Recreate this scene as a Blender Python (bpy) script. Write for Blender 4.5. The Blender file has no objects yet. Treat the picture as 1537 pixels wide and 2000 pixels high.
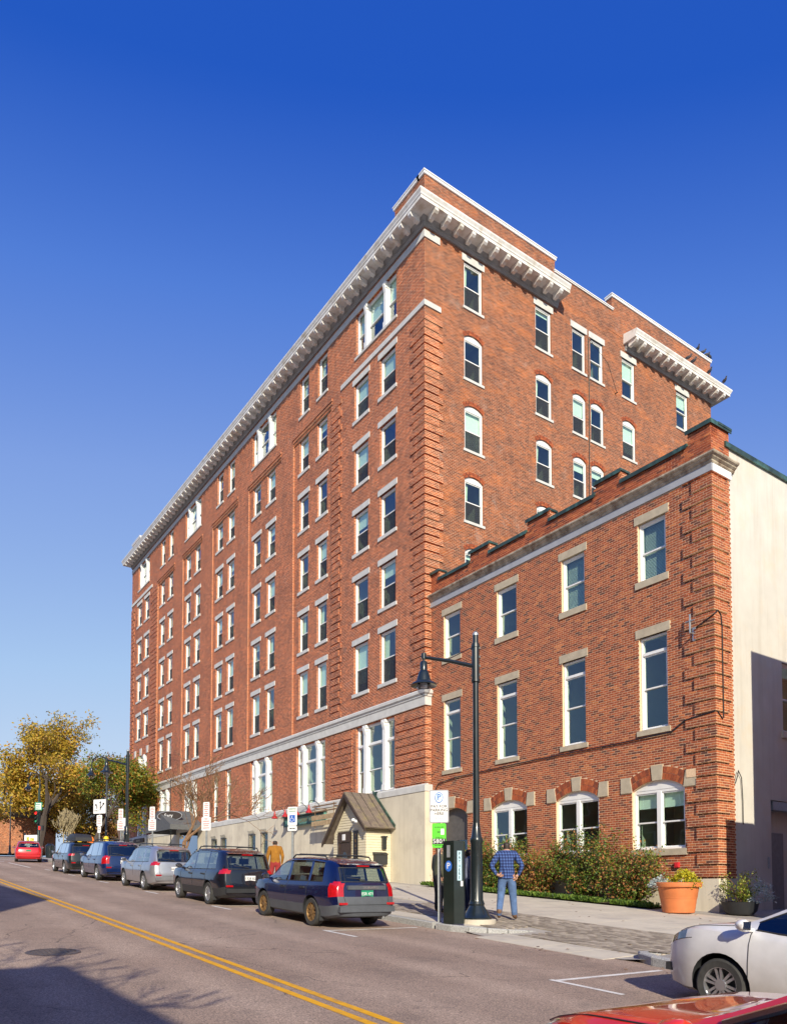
import bpy, bmesh, math, random
from mathutils import Vector, Matrix
R = math.radians
rnd = random.Random(7)
scene = bpy.context.scene
col = scene.collection

# ---------------------------------------------------------------- camera, sky, sun, exposure
cam = bpy.data.cameras.new('camera'); camo = bpy.data.objects.new('camera', cam); col.objects.link(camo)
scene.camera = camo
cam.sensor_fit = 'AUTO'; cam.sensor_width = 36.0
cam.lens = 1487.0 / 2000.0 * 36.0
cam.shift_y = 0.337
cam.clip_start = 0.1; cam.clip_end = 6000
camo.location = (0, 0, 0)                       # eye height; the street lies about 1.8 m below
camo.rotation_euler = (R(90 + 2.31), 0, R(55.16))

SUN_EL = R(27.0)
SUN_AZ = math.atan2(-0.434, 0.90)               # horizontal direction towards the sun (x, y)
sdir = Vector((math.cos(SUN_AZ) * math.cos(SUN_EL), math.sin(SUN_AZ) * math.cos(SUN_EL), math.sin(SUN_EL)))
world = bpy.data.worlds.new('World'); scene.world = world; world.use_nodes = True
wn = world.node_tree.nodes; wl = world.node_tree.links
bg = wn['Background']
sky = wn.new('ShaderNodeTexSky'); sky.sky_type = 'NISHITA'; sky.sun_disc = False
sky.sun_elevation = SUN_EL
sky.sun_rotation = math.atan2(sdir.x, sdir.y)
sky.altitude = 100; sky.air_density = 1.0; sky.dust_density = 0.25; sky.ozone_density = 4.0
# the whole sky gets one colour grade (a function of the sky's own brightness only), like the photograph's processing
sep = wn.new('ShaderNodeSeparateColor'); wl.new(sky.outputs[0], sep.inputs[0])
fm = wn.new('ShaderNodeMath'); fm.operation = 'MULTIPLY'; fm.inputs[1].default_value = 0.1; wl.new(sep.outputs[2], fm.inputs[0])
rp = wn.new('ShaderNodeValToRGB'); wl.new(fm.outputs[0], rp.inputs[0])
GR = [(0.0, (20, 60, 165)), (0.22, (41, 90, 192)), (0.276, (83, 126, 214)), (0.384, (127, 160, 226)), (0.627, (167, 199, 239)), (0.83, (192, 214, 241)), (1.0, (215, 226, 241))]
while len(rp.color_ramp.elements) < len(GR): rp.color_ramp.elements.new(0.5)
for e_, (p_, c_) in zip(rp.color_ramp.elements, GR):
    e_.position = p_; e_.color = (*[(v/255.0)**2.2 / 1.189 for v in c_], 1)
gm = wn.new('ShaderNodeVectorMath'); gm.operation = 'SCALE'; gm.inputs['Scale'].default_value = 10.0; wl.new(rp.outputs[0], gm.inputs[0])
wl.new(gm.outputs[0], bg.inputs[0]); bg.inputs[1].default_value = 0.10
sun = bpy.data.lights.new('sun', 'SUN'); suno = bpy.data.objects.new('sun', sun); col.objects.link(suno)
sun.energy = 5.0; sun.angle = R(0.5); sun.color = (1.0, 0.90, 0.72)
suno.rotation_euler = (-sdir).to_track_quat('-Z', 'Y').to_euler()
suno.location = (40, -20, 60)
scene.view_settings.view_transform = 'Standard'; scene.view_settings.look = 'None'
scene.view_settings.exposure = 0.25; scene.view_settings.gamma = 1.0
scene.view_settings.use_curve_mapping = False
scene.render.engine = 'CYCLES'
scene.cycles.max_bounces = 6; scene.cycles.transparent_max_bounces = 12
scene.cycles.sample_clamp_indirect = 6.0

# ---------------------------------------------------------------- helpers
class MB:
    def __init__(s): s.v = []; s.f = []; s.a = []; s.m = []
    def add(s, vs, fs, a=0.5, m=0):
        o = len(s.v); s.v += [tuple(p) for p in vs]
        for f in fs: s.f.append([i + o for i in f]); s.a.append(a); s.m.append(m)
        return s
    def box(s, x0, x1, y0, y1, z0, z1, a=0.5, m=0):
        if x0 > x1: x0, x1 = x1, x0
        if y0 > y1: y0, y1 = y1, y0
        if z0 > z1: z0, z1 = z1, z0
        return s.add([(x0,y0,z0),(x1,y0,z0),(x1,y1,z0),(x0,y1,z0),(x0,y0,z1),(x1,y0,z1),(x1,y1,z1),(x0,y1,z1)],
              [(0,3,2,1),(4,5,6,7),(0,1,5,4),(1,2,6,5),(2,3,7,6),(3,0,4,7)], a, m)
    def prism(s, poly, d0, d1, axis='y', a=0.5, m=0):
        n = len(poly)
        def P(p, d):
            return {'y': (p[0], d, p[1]), 'x': (d, p[0], p[1]), 'z': (p[0], p[1], d)}[axis]
        vs = [P(p, d0) for p in poly] + [P(p, d1) for p in poly]
        fs = [list(range(n))[::-1], list(range(n, 2*n))] + [(i, (i+1) % n, (i+1) % n + n, i + n) for i in range(n)]
        return s.add(vs, fs, a, m)
    def tube(s, pts, rads, n=8, cap=True, a=0.5, m=0):
        pts = [Vector(p) for p in pts]
        if not hasattr(rads, '__len__'): rads = [rads] * len(pts)
        vs = []; fs = []
        up = None
        for i, p in enumerate(pts):
            d = (pts[min(i+1, len(pts)-1)] - pts[max(i-1, 0)])
            d = d.normalized() if d.length > 1e-9 else Vector((0, 0, 1))
            if up is None:
                up = d.orthogonal().normalized()
            up = (up - d * up.dot(d)); up = up.normalized() if up.length > 1e-6 else d.orthogonal().normalized()
            w = d.cross(up)
            for k in range(n):
                t = 2 * math.pi * k / n
                vs.append(p + (up * math.cos(t) + w * math.sin(t)) * rads[i])
        for i in range(len(pts) - 1):
            for k in range(n):
                fs.append((i*n+k, i*n+(k+1) % n, (i+1)*n+(k+1) % n, (i+1)*n+k))
        if cap: fs += [list(range(n))[::-1], list(range((len(pts)-1)*n, len(pts)*n))]
        return s.add(vs, fs, a, m)
    def lathe(s, prof, c=(0, 0, 0), n=20, a=0.5, m=0, cap=True):
        vs = []; fs = []
        for r, z in prof:
            for k in range(n):
                t = 2*math.pi*k/n; vs.append((c[0]+r*math.cos(t), c[1]+r*math.sin(t), c[2]+z))
        for i in range(len(prof)-1):
            for k in range(n): fs.append((i*n+k, i*n+(k+1) % n, (i+1)*n+(k+1) % n, (i+1)*n+k))
        if cap: fs += [list(range(n))[::-1], list(range((len(prof)-1)*n, len(prof)*n))]
        return s.add(vs, fs, a, m)
    def mesh(s, name, mats, smooth=False, attr=False, angle=40, recalc=True):
        me = bpy.data.meshes.new(name); me.from_pydata(s.v, [], s.f)
        if not isinstance(mats, (list, tuple)): mats = [mats]
        for mt in mats: me.materials.append(mt)
        if len(mats) > 1: me.polygons.foreach_set('material_index', s.m)
        if attr:
            at = me.attributes.new('tone', 'FLOAT', 'FACE'); at.data.foreach_set('value', s.a)
        if recalc:
            bm = bmesh.new(); bm.from_mesh(me); bmesh.ops.recalc_face_normals(bm, faces=bm.faces); bm.to_mesh(me); bm.free()
        if smooth:
            me.polygons.foreach_set('use_smooth', [True] * len(me.polygons))
            me.set_sharp_from_angle(angle=R(angle))
        me.update()
        return me
    def build(s, name, mats, parent=None, loc=(0, 0, 0), rz=0.0, **kw):
        return link(name, s.mesh(name, mats, **kw), parent, loc, rz)

def link(name, me, parent=None, loc=(0, 0, 0), rz=0.0):
    o = bpy.data.objects.new(name, me); col.objects.link(o)
    if parent is not None: o.parent = parent
    o.location = loc; o.rotation_euler = (0, 0, rz)
    return o
def tag(o, label=None, cat=None, group=None, kind=None):
    if label: o['label'] = label
    if cat: o['category'] = cat
    if group: o['group'] = group
    if kind: o['kind'] = kind
    return o
def thing(name, label, cat, loc=(0, 0, 0), rot=(0, 0, 0), group=None):
    o = bpy.data.objects.new(name, None); col.objects.link(o); o.empty_display_size = 0.2
    o.location = loc; o.rotation_euler = rot
    return tag(o, label, cat, group)
def struct(o): o['kind'] = 'structure'; return o
def lerp(a, b, t): return a + (b - a) * t
def interp(tab, x):
    if x <= tab[0][0]: return tab[0][1]
    for (a, va), (b, vb) in zip(tab, tab[1:]):
        if x <= b: return va + (vb - va) * (x - a) / (b - a) if b > a else vb
    return tab[-1][1]
def sinterp(tab, x):                              # smooth (cosine-free catmull) interpolation
    if x <= tab[0][0]: return tab[0][1]
    if x >= tab[-1][0]: return tab[-1][1]
    for i in range(len(tab)-1):
        if x <= tab[i+1][0]:
            x0, y0 = tab[i]; x1, y1 = tab[i+1]
            h = x1 - x0; t = (x - x0) / h
            def sl(j):
                if j <= 0 or j >= len(tab)-1:
                    k = max(0, min(len(tab)-2, j if j <= 0 else j-1)); return (tab[k+1][1]-tab[k][1])/(tab[k+1][0]-tab[k][0])
                d0 = (tab[j][1]-tab[j-1][1])/(tab[j][0]-tab[j-1][0]); d1 = (tab[j+1][1]-tab[j][1])/(tab[j+1][0]-tab[j][0])
                return 0 if d0*d1 <= 0 else 2*d0*d1/(d0+d1)
            m0, m1 = sl(i), sl(i+1)
            return (2*t**3-3*t*t+1)*y0 + (t**3-2*t*t+t)*h*m0 + (-2*t**3+3*t*t)*y1 + (t**3-t*t)*h*m1

# ---------------------------------------------------------------- materials (all procedural)
def nodes(name):
    m = bpy.data.materials.new(name); m.use_nodes = True
    nt = m.node_tree; b = nt.nodes['Principled BSDF']
    return m, nt, b
def noise(nt, scale, detail=4, vec=None, rough=0.55):
    n = nt.nodes.new('ShaderNodeTexNoise'); n.inputs['Scale'].default_value = scale
    n.inputs['Detail'].default_value = detail; n.inputs['Roughness'].default_value = rough
    if vec is not None: nt.links.new(vec, n.inputs['Vector'])
    return n
def pos(nt): return nt.nodes.new('ShaderNodeNewGeometry').outputs['Position']
def ramp(nt, fac, stops):
    r = nt.nodes.new('ShaderNodeValToRGB'); e = r.color_ramp.elements
    while len(e) < len(stops): e.new(0.5)
    for i, (p, c) in enumerate(stops): e[i].position = p; e[i].color = (*c, 1)
    nt.links.new(fac, r.inputs[0]); return r.outputs[0]
def mix(nt, fac, a, b, mode='MIX'):
    x = nt.nodes.new('ShaderNodeMix'); x.data_type = 'RGBA'; x.blend_type = mode
    for s, v in ((0, fac), (6, a), (7, b)):
        if isinstance(v, (int, float)): x.inputs[s].default_value = v
        elif isinstance(v, tuple): x.inputs[s].default_value = (*v, 1) if len(v) == 3 else v
        else: nt.links.new(v, x.inputs[s])
    return x.outputs[2]
def bump(nt, b, h, strength=0.3, dist=0.01):
    n = nt.nodes.new('ShaderNodeBump'); n.inputs['Strength'].default_value = strength; n.inputs['Distance'].default_value = dist
    nt.links.new(h, n.inputs['Height']); nt.links.new(n.outputs[0], b.inputs['Normal'])
def mth(nt, op, a, b=None):
    n = nt.nodes.new('ShaderNodeMath'); n.operation = op
    for i, v in enumerate((a, b)):
        if v is None: continue
        if isinstance(v, (int, float)): n.inputs[i].default_value = v
        else: nt.links.new(v, n.inputs[i])
    return n.outputs[0]
def pm(name, c, rough=0.6, metal=0.0, var=0.15, scale=6.0, bmp=0.0, bscale=60.0, coat=0.0, dirt=None, spec=0.5, streak=None):
    m, nt, b = nodes(name); p = pos(nt)
    n = noise(nt, scale, 5, p)
    lo = tuple(x * (1 - var) for x in c); hi = tuple(min(1, x * (1 + var)) for x in c)
    cc = ramp(nt, n.outputs[0], [(0.3, lo), (0.7, hi)])
    if dirt:
        n2 = noise(nt, dirt[1], 6, p, 0.65)
        f = ramp(nt, n2.outputs[0], [(0.5, (0, 0, 0)), (0.72, (1, 1, 1))])
        cc = mix(nt, f, cc, dirt[0])
    if streak:
        mp = nt.nodes.new('ShaderNodeMapping'); mp.inputs['Scale'].default_value = (4.5, 4.5, 0.28); nt.links.new(p, mp.inputs[0])
        n3 = noise(nt, 1.0, 6, mp.outputs[0], 0.7)
        cc = mix(nt, ramp(nt, n3.outputs[0], [(0.48, (0, 0, 0)), (0.75, (streak[1],)*3)]), cc, streak[0])
    nt.links.new(cc, b.inputs['Base Color'])
    b.inputs['Roughness'].default_value = rough; b.inputs['Metallic'].default_value = metal
    b.inputs['Coat Weight'].default_value = coat; b.inputs['Coat Roughness'].default_value = 0.03
    b.inputs['Specular IOR Level'].default_value = spec
    if bmp: bump(nt, b, noise(nt, bscale, 3, p).outputs[0], bmp, 0.01)
    return m
def brick_mat(name, c1, c2, mortar, patch=None, bw=0.225, rh=0.0747, ms=0.011, soot=0.35, efflo=0.22):
    m, nt, b = nodes(name); L = nt.links
    g = nt.nodes.new('ShaderNodeNewGeometry')
    sp = nt.nodes.new('ShaderNodeSeparateXYZ'); L.new(g.outputs['Position'], sp.inputs[0])
    sn = nt.nodes.new('ShaderNodeSeparateXYZ'); L.new(g.outputs['True Normal'], sn.inputs[0])
    side = mth(nt, 'GREATER_THAN', mth(nt, 'ABSOLUTE', sn.outputs[0]), 0.6)
    u = mth(nt, 'ADD', mth(nt, 'MULTIPLY', sp.outputs[1], side), mth(nt, 'MULTIPLY', sp.outputs[0], mth(nt, 'SUBTRACT', 1.0, side)))
    cv = nt.nodes.new('ShaderNodeCombineXYZ'); L.new(u, cv.inputs[0]); L.new(sp.outputs[2], cv.inputs[1])
    br = nt.nodes.new('ShaderNodeTexBrick'); L.new(cv.outputs[0], br.inputs['Vector'])
    br.inputs['Scale'].default_value = 1; br.inputs['Brick Width'].default_value = bw; br.inputs['Row Height'].default_value = rh
    br.inputs['Mortar Size'].default_value = ms; br.inputs['Mortar Smooth'].default_value = 0.2; br.inputs['Bias'].default_value = 0.0
    br.inputs['Color1'].default_value = (*c1, 1); br.inputs['Color2'].default_value = (*c2, 1); br.inputs['Mortar'].default_value = (*mortar, 1)
    cc = br.outputs[0]
    n1 = noise(nt, 0.55, 6, cv.outputs[0], 0.62)
    cc = mix(nt, 1.0, cc, ramp(nt, n1.outputs[0], [(0.28, (0.74, 0.74, 0.78)), (0.5, (1, 1, 1)), (0.75, (1.16, 1.1, 1.05))]), 'MULTIPLY')
    if patch:
        mp = nt.nodes.new('ShaderNodeMapping'); mp.inputs['Scale'].default_value = (0.5, 1.4, 1); L.new(cv.outputs[0], mp.inputs[0])
        n2 = noise(nt, 1.1, 7, mp.outputs[0], 0.7)
        f = ramp(nt, n2.outputs[0], [(0.5, (0, 0, 0)), (0.66, (0.75, 0.75, 0.75))])
        bf = mth(nt, 'SUBTRACT', 1.0, br.outputs['Fac'])
        cc = mix(nt, mth(nt, 'MULTIPLY', f, bf), cc, patch)
    mp3 = nt.nodes.new('ShaderNodeMapping'); mp3.inputs['Scale'].default_value = (3.0, 11.0, 1); L.new(cv.outputs[0], mp3.inputs[0])
    n4 = noise(nt, 1.0, 3, mp3.outputs[0], 0.6)
    cc = mix(nt, 1.0, cc, ramp(nt, n4.outputs[0], [(0.3, (0.62, 0.6, 0.6)), (0.5, (1, 1, 1)), (0.72, (1.35, 1.38, 1.4))]), 'MULTIPLY')
    n3 = noise(nt, 2.3, 8, cv.outputs[0], 0.75)
    cc = mix(nt, mth(nt, 'MULTIPLY', ramp(nt, n3.outputs[0], [(0.58, (0, 0, 0)), (0.78, (1, 1, 1))]), soot), cc, (0.075, 0.05, 0.045))
    mp5 = nt.nodes.new('ShaderNodeMapping'); mp5.inputs['Scale'].default_value = (1.6, 0.16, 1); L.new(cv.outputs[0], mp5.inputs[0])
    n5 = noise(nt, 1.0, 6, mp5.outputs[0], 0.68)
    cc = mix(nt, ramp(nt, n5.outputs[0], [(0.54, (0, 0, 0)), (0.76, (0.42, 0.42, 0.42))]), cc, (0.085, 0.055, 0.045))
    n6 = noise(nt, 0.9, 8, mp3.outputs[0] if False else cv.outputs[0], 0.78); n6.inputs['Distortion'].default_value = 0.6
    cc = mix(nt, mth(nt, 'MULTIPLY', ramp(nt, n6.outputs[0], [(0.56, (0, 0, 0)), (0.72, (1, 1, 1))]), efflo), cc, (0.46, 0.36, 0.30))
    L.new(cc, b.inputs['Base Color']); b.inputs['Roughness'].default_value = 0.88
    bump(nt, b, mth(nt, 'SUBTRACT', 1.0, br.outputs['Fac']), 0.8, 0.01)
    return m
def tone_mat(name, stops, rough=0.85, nscale=14, nvar=0.3):
    m, nt, b = nodes(name)
    a = nt.nodes.new('ShaderNodeAttribute'); a.attribute_name = 'tone'
    cc = ramp(nt, a.outputs['Fac'], stops)
    n = noise(nt, nscale, 5, pos(nt))
    cc = mix(nt, 1.0, cc, ramp(nt, n.outputs[0], [(0.3, (1-nvar,)*3), (0.7, (1+nvar*0.6,)*3)]), 'MULTIPLY')
    nt.links.new(cc, b.inputs['Base Color']); b.inputs['Roughness'].default_value = rough
    return m
def leaf_mat(name, stops, trans=0.35):
    m, nt, b = nodes(name)
    a = nt.nodes.new('ShaderNodeAttribute'); a.attribute_name = 'tone'
    cc = ramp(nt, a.outputs['Fac'], stops)
    nt.links.new(cc, b.inputs['Base Color']); b.inputs['Roughness'].default_value = 0.55
    t = nt.nodes.new('ShaderNodeBsdfTranslucent'); nt.links.new(cc, t.inputs[0])
    mx = nt.nodes.new('ShaderNodeMixShader'); mx.inputs[0].default_value = trans
    out = nt.nodes['Material Output']
    nt.links.new(b.outputs[0], mx.inputs[1]); nt.links.new(t.outputs[0], mx.inputs[2]); nt.links.new(mx.outputs[0], out.inputs[0])
    return m
def glass_mat(name, tint, lo=0.10, k=1.6, rough=0.0):
    m, nt, b = nodes(name); nt.nodes.remove(b)
    tr = nt.nodes.new('ShaderNodeBsdfTransparent'); tr.inputs[0].default_value = (*tint, 1)
    gl = nt.nodes.new('ShaderNodeBsdfGlossy'); gl.inputs['Roughness'].default_value = rough; gl.inputs[0].default_value = (0.95, 0.97, 1, 1)
    fr = nt.nodes.new('ShaderNodeLayerWeight'); fr.inputs[0].default_value = 0.5
    n = noise(nt, 0.9, 2, pos(nt)); bp = nt.nodes.new('ShaderNodeBump'); bp.inputs['Strength'].default_value = 0.06; bp.inputs['Distance'].default_value = 0.05
    nt.links.new(n.outputs[0], bp.inputs['Height']); nt.links.new(bp.outputs[0], gl.inputs['Normal'])
    f = mth(nt, 'MINIMUM', mth(nt, 'ADD', mth(nt, 'MULTIPLY', mth(nt, 'POWER', fr.outputs[1], 4.0), k), lo), 0.95)
    mx = nt.nodes.new('ShaderNodeMixShader'); nt.links.new(f, mx.inputs[0]); nt.links.new(tr.outputs[0], mx.inputs[1]); nt.links.new(gl.outputs[0], mx.inputs[2])
    nt.links.new(mx.outputs[0], nt.nodes['Material Output'].inputs[0])
    return m
def screen_mat(name):
    m, nt, b = nodes(name)
    b.inputs['Base Color'].default_value = (0.03, 0.035, 0.045, 1); b.inputs['Roughness'].default_value = 0.7
    tr = nt.nodes.new('ShaderNodeBsdfTransparent'); mx = nt.nodes.new('ShaderNodeMixShader')
    n = noise(nt, 3, 2, pos(nt)); nt.links.new(ramp(nt, n.outputs[0], [(0.3, (0.5, 0.5, 0.5)), (0.7, (0.62, 0.62, 0.62))]), mx.inputs[0])
    nt.links.new(tr.outputs[0], mx.inputs[1]); nt.links.new(b.outputs[0], mx.inputs[2])
    nt.links.new(mx.outputs[0], nt.nodes['Material Output'].inputs[0])
    return m
def emit_mat(name, c, s):
    m, nt, b = nodes(name); b.inputs['Base Color'].default_value = (*c, 1)
    n = noise(nt, 30, 2, pos(nt)); nt.links.new(ramp(nt, n.outputs[0], [(0.2, tuple(x*0.8 for x in c)), (0.8, c)]), b.inputs['Emission Color'])
    b.inputs['Emission Strength'].default_value = s
    return m
def paint_mat(name, c, metal=0.35, rough=0.28, dust=0.0):
    m, nt, b = nodes(name); p = pos(nt)
    n = noise(nt, 3, 4, p)
    cc = ramp(nt, n.outputs[0], [(0.3, tuple(x*0.9 for x in c)), (0.7, tuple(min(1, x*1.1) for x in c))])
    if dust:
        tc = nt.nodes.new('ShaderNodeTexCoord'); s = nt.nodes.new('ShaderNodeSeparateXYZ'); nt.links.new(tc.outputs['Object'], s.inputs[0])
        f = ramp(nt, mth(nt, 'ADD', s.outputs[2], mth(nt, 'MULTIPLY', noise(nt, 5, 5, p).outputs[0], 0.25)), [(0.3, (dust,)*3), (0.85, (0, 0, 0))])
        cc = mix(nt, f, cc, (0.30, 0.26, 0.20))
    nt.links.new(cc, b.inputs['Base Color'])
    b.inputs['Metallic'].default_value = metal; b.inputs['Roughness'].default_value = rough
    b.inputs['Coat Weight'].default_value = 1.0; b.inputs['Coat Roughness'].default_value = 0.02
    return m

M = {}
M['brick_front'] = brick_mat('brick_front', (0.52, 0.125, 0.034), (0.22, 0.046, 0.019), (0.80, 0.53, 0.33), None, soot=0.36, ms=0.0085)
M['brick_side'] = brick_mat('brick_side', (0.35, 0.090, 0.030), (0.13, 0.033, 0.018), (0.46, 0.31, 0.20), (0.54, 0.125, 0.011), soot=0.55, ms=0.0085, efflo=0.45)
M['brick_bed'] = pm('mortar', (0.76, 0.54, 0.34), 0.9, var=0.15, scale=20)
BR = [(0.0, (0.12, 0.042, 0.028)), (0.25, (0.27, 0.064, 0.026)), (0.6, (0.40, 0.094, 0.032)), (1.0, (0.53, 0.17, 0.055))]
M['brick'] = tone_mat('brick', BR, 0.85, 9, 0.3)
M['white'] = pm('white_paint', (0.80, 0.80, 0.78), 0.45, var=0.05, scale=3)
M['cornice'] = pm('cornice_paint', (0.76, 0.75, 0.72), 0.6, var=0.06, scale=2, dirt=((0.50, 0.44, 0.34), 1.6), streak=((.45, .33, .2), .35))
M['limestone'] = pm('grey_stone', (0.58, 0.575, 0.545), 0.75, var=0.1, scale=3, bmp=0.15)
M['sandstone'] = pm('tan_sandstone', (0.47, 0.40, 0.29), 0.85, var=0.12, scale=5, bmp=0.2)
M['stone_rust'] = pm('stained_stone', (0.47, 0.41, 0.31), 0.8, var=0.3, scale=4, bmp=0.2, dirt=((0.12, 0.05, 0.022), 2.4), streak=((.10, .055, .03), .8))
M['lead'] = pm('grey_painted_frieze', (0.34, 0.35, 0.38), 0.6, var=0.1, scale=2)
M['copper'] = pm('weathered_copper', (0.045, 0.075, 0.06), 0.45, 0.3, var=0.35, scale=3, dirt=((0.10, 0.24, 0.19), 2.0))
M['stucco'] = pm('cream_stucco', (0.58, 0.56, 0.50), 0.9, var=0.07, scale=1.2, bmp=0.15, bscale=90, dirt=((0.60, 0.53, 0.42), 0.9), streak=((.40, .36, .29), .38))
M['cement'] = pm('cream_cement', (0.66, 0.60, 0.47), 0.9, var=0.07, scale=0.9, bmp=0.12, bscale=90, dirt=((0.52, 0.46, 0.36), 0.8), streak=((.36, .31, .23), .38))
M['roof'] = pm('roof_membrane', (0.10, 0.10, 0.10), 0.9)
M['glass'] = glass_mat('window_glass', (0.90, 0.98, 0.94), 0.07, 1.0)
M['screen'] = screen_mat('insect_screen')
M['blind'] = pm('pale_blind', (0.80, 0.86, 0.78), 0.8, var=0.04)
M['curtain'] = pm('curtain', (0.62, 0.66, 0.52), 0.9, var=0.1)
M['room'] = pm('room_wall', (0.42, 0.45, 0.36), 0.95, var=0.1, scale=1)
M['dark'] = pm('dark_void', (0.02, 0.02, 0.022), 0.9)
M['black_iron'] = pm('black_painted_iron', (0.012, 0.018, 0.02), 0.28, 0.0, var=0.2, coat=0.6)
M['steel'] = pm('galvanised_steel', (0.42, 0.45, 0.47), 0.45, 0.6, var=0.12, scale=12)
M['asphalt'] = None
M['rubber'] = pm('tyre_rubber', (0.045, 0.045, 0.043), 0.85, var=0.25, scale=15, bmp=0.2)
M['plastic'] = pm('black_plastic', (0.03, 0.032, 0.035), 0.5, var=0.1)
M['car_glass'] = glass_mat('car_glass', (0.55, 0.62, 0.59), 0.10, 1.6)
M['car_glass_dark'] = glass_mat('tinted_car_glass', (0.05, 0.055, 0.06), 0.12, 2.2)
M['chrome'] = pm('chrome', (0.75, 0.76, 0.78), 0.15, 1.0, var=0.03)
M['alloy'] = pm('alloy_wheel', (0.50, 0.51, 0.53), 0.35, 0.85, var=0.08)
M['gold'] = pm('gold_alloy_wheel', (0.31, 0.19, 0.08), 0.5, 0.6, var=0.15)
M['tail'] = pm('red_lens', (0.42, 0.006, 0.010), 0.12, 0.0, var=0.25, scale=25, coat=1.0)
M['tail_clear'] = pm('clear_lens', (0.62, 0.50, 0.52), 0.1, 0.2, var=0.15, scale=25, coat=1.0)
M['head'] = pm('headlamp_lens', (0.16, 0.16, 0.18), 0.06, 0.6, var=0.4, scale=14, coat=1.0)
M['seat'] = pm('grey_seat_cloth', (0.12, 0.12, 0.125), 0.9, var=0.2)
M['sign_white'] = pm('sign_white', (0.80, 0.80, 0.80), 0.4, var=0.02)
M['sign_red'] = pm('sign_red', (0.62, 0.03, 0.04), 0.5, var=0.05)
M['sign_black'] = pm('sign_black', (0.015, 0.015, 0.016), 0.5, var=0.05)
M['sign_blue'] = pm('sign_blue', (0.03, 0.13, 0.50), 0.5, var=0.05)
M['sign_green'] = pm('sign_green', (0.02, 0.25, 0.13), 0.5, var=0.05)
M['lime'] = pm('bright_green', (0.10, 0.62, 0.03), 0.45, var=0.04)
M['granite'] = pm('granite_kerb', (0.36, 0.36, 0.35), 0.8, var=0.4, scale=45, bmp=0.35, bscale=60)
M['concrete'] = pm('pale_concrete', (0.54, 0.49, 0.40), 0.9, var=0.08, scale=1.4, bmp=0.15, bscale=120, dirt=((0.40, 0.36, 0.31), 1.1))
M['paint_white'] = pm('road_paint_white', (0.72, 0.70, 0.66), 0.7, var=0.1, scale=8, dirt=((0.40, 0.34, 0.32), 6))
M['paint_yellow'] = pm('road_paint_yellow', (0.74, 0.37, 0.004), 0.7, var=0.1, scale=8, dirt=((0.45, 0.25, 0.06), 5))
M['bark'] = pm('bark_brown', (0.20, 0.115, 0.06), 0.9, var=0.35, scale=14, bmp=0.5, bscale=30)
M['bark_dark'] = pm('bark_dark', (0.07, 0.055, 0.045), 0.9, var=0.3, scale=10, bmp=0.5, bscale=30)
M['terracotta'] = pm('terracotta', (0.62, 0.19, 0.06), 0.6, var=0.1, scale=4)
M['clap'] = pm('cream_clapboard', (0.66, 0.59, 0.42), 0.7, var=0.05)
M['wood_dark'] = pm('dark_wood', (0.055, 0.035, 0.025), 0.6, var=0.3, scale=8)
M['shingle'] = pm('lichened_slate_roof', (0.16, 0.125, 0.10), 0.85, var=0.25, scale=5, bmp=0.3, dirt=((0.20, 0.17, 0.08), 2.5))
M['skin'] = pm('skin', (0.45, 0.25, 0.17), 0.6, var=0.1)
M['soil'] = pm('soil', (0.10, 0.065, 0.04), 0.95, var=0.3, scale=12, bmp=0.4)

# ---------------------------------------------------------------- the setting: ground, road, pavements
def hr(X):                                        # the street climbs towards -X
    if X > 30: return -1.8325 - 0.0625 * 30
    if X > -62: return -1.8325 - 0.0625 * X
    z = -1.8325 + 0.0625 * 62
    if X > -120: return z + (-62 - X) * 0.045
    return z + 58 * 0.045
def hs(X, Y): return hr(X) + 0.15 + 0.02 * max(0.0, min(Y, 21) - 11.0)

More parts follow.
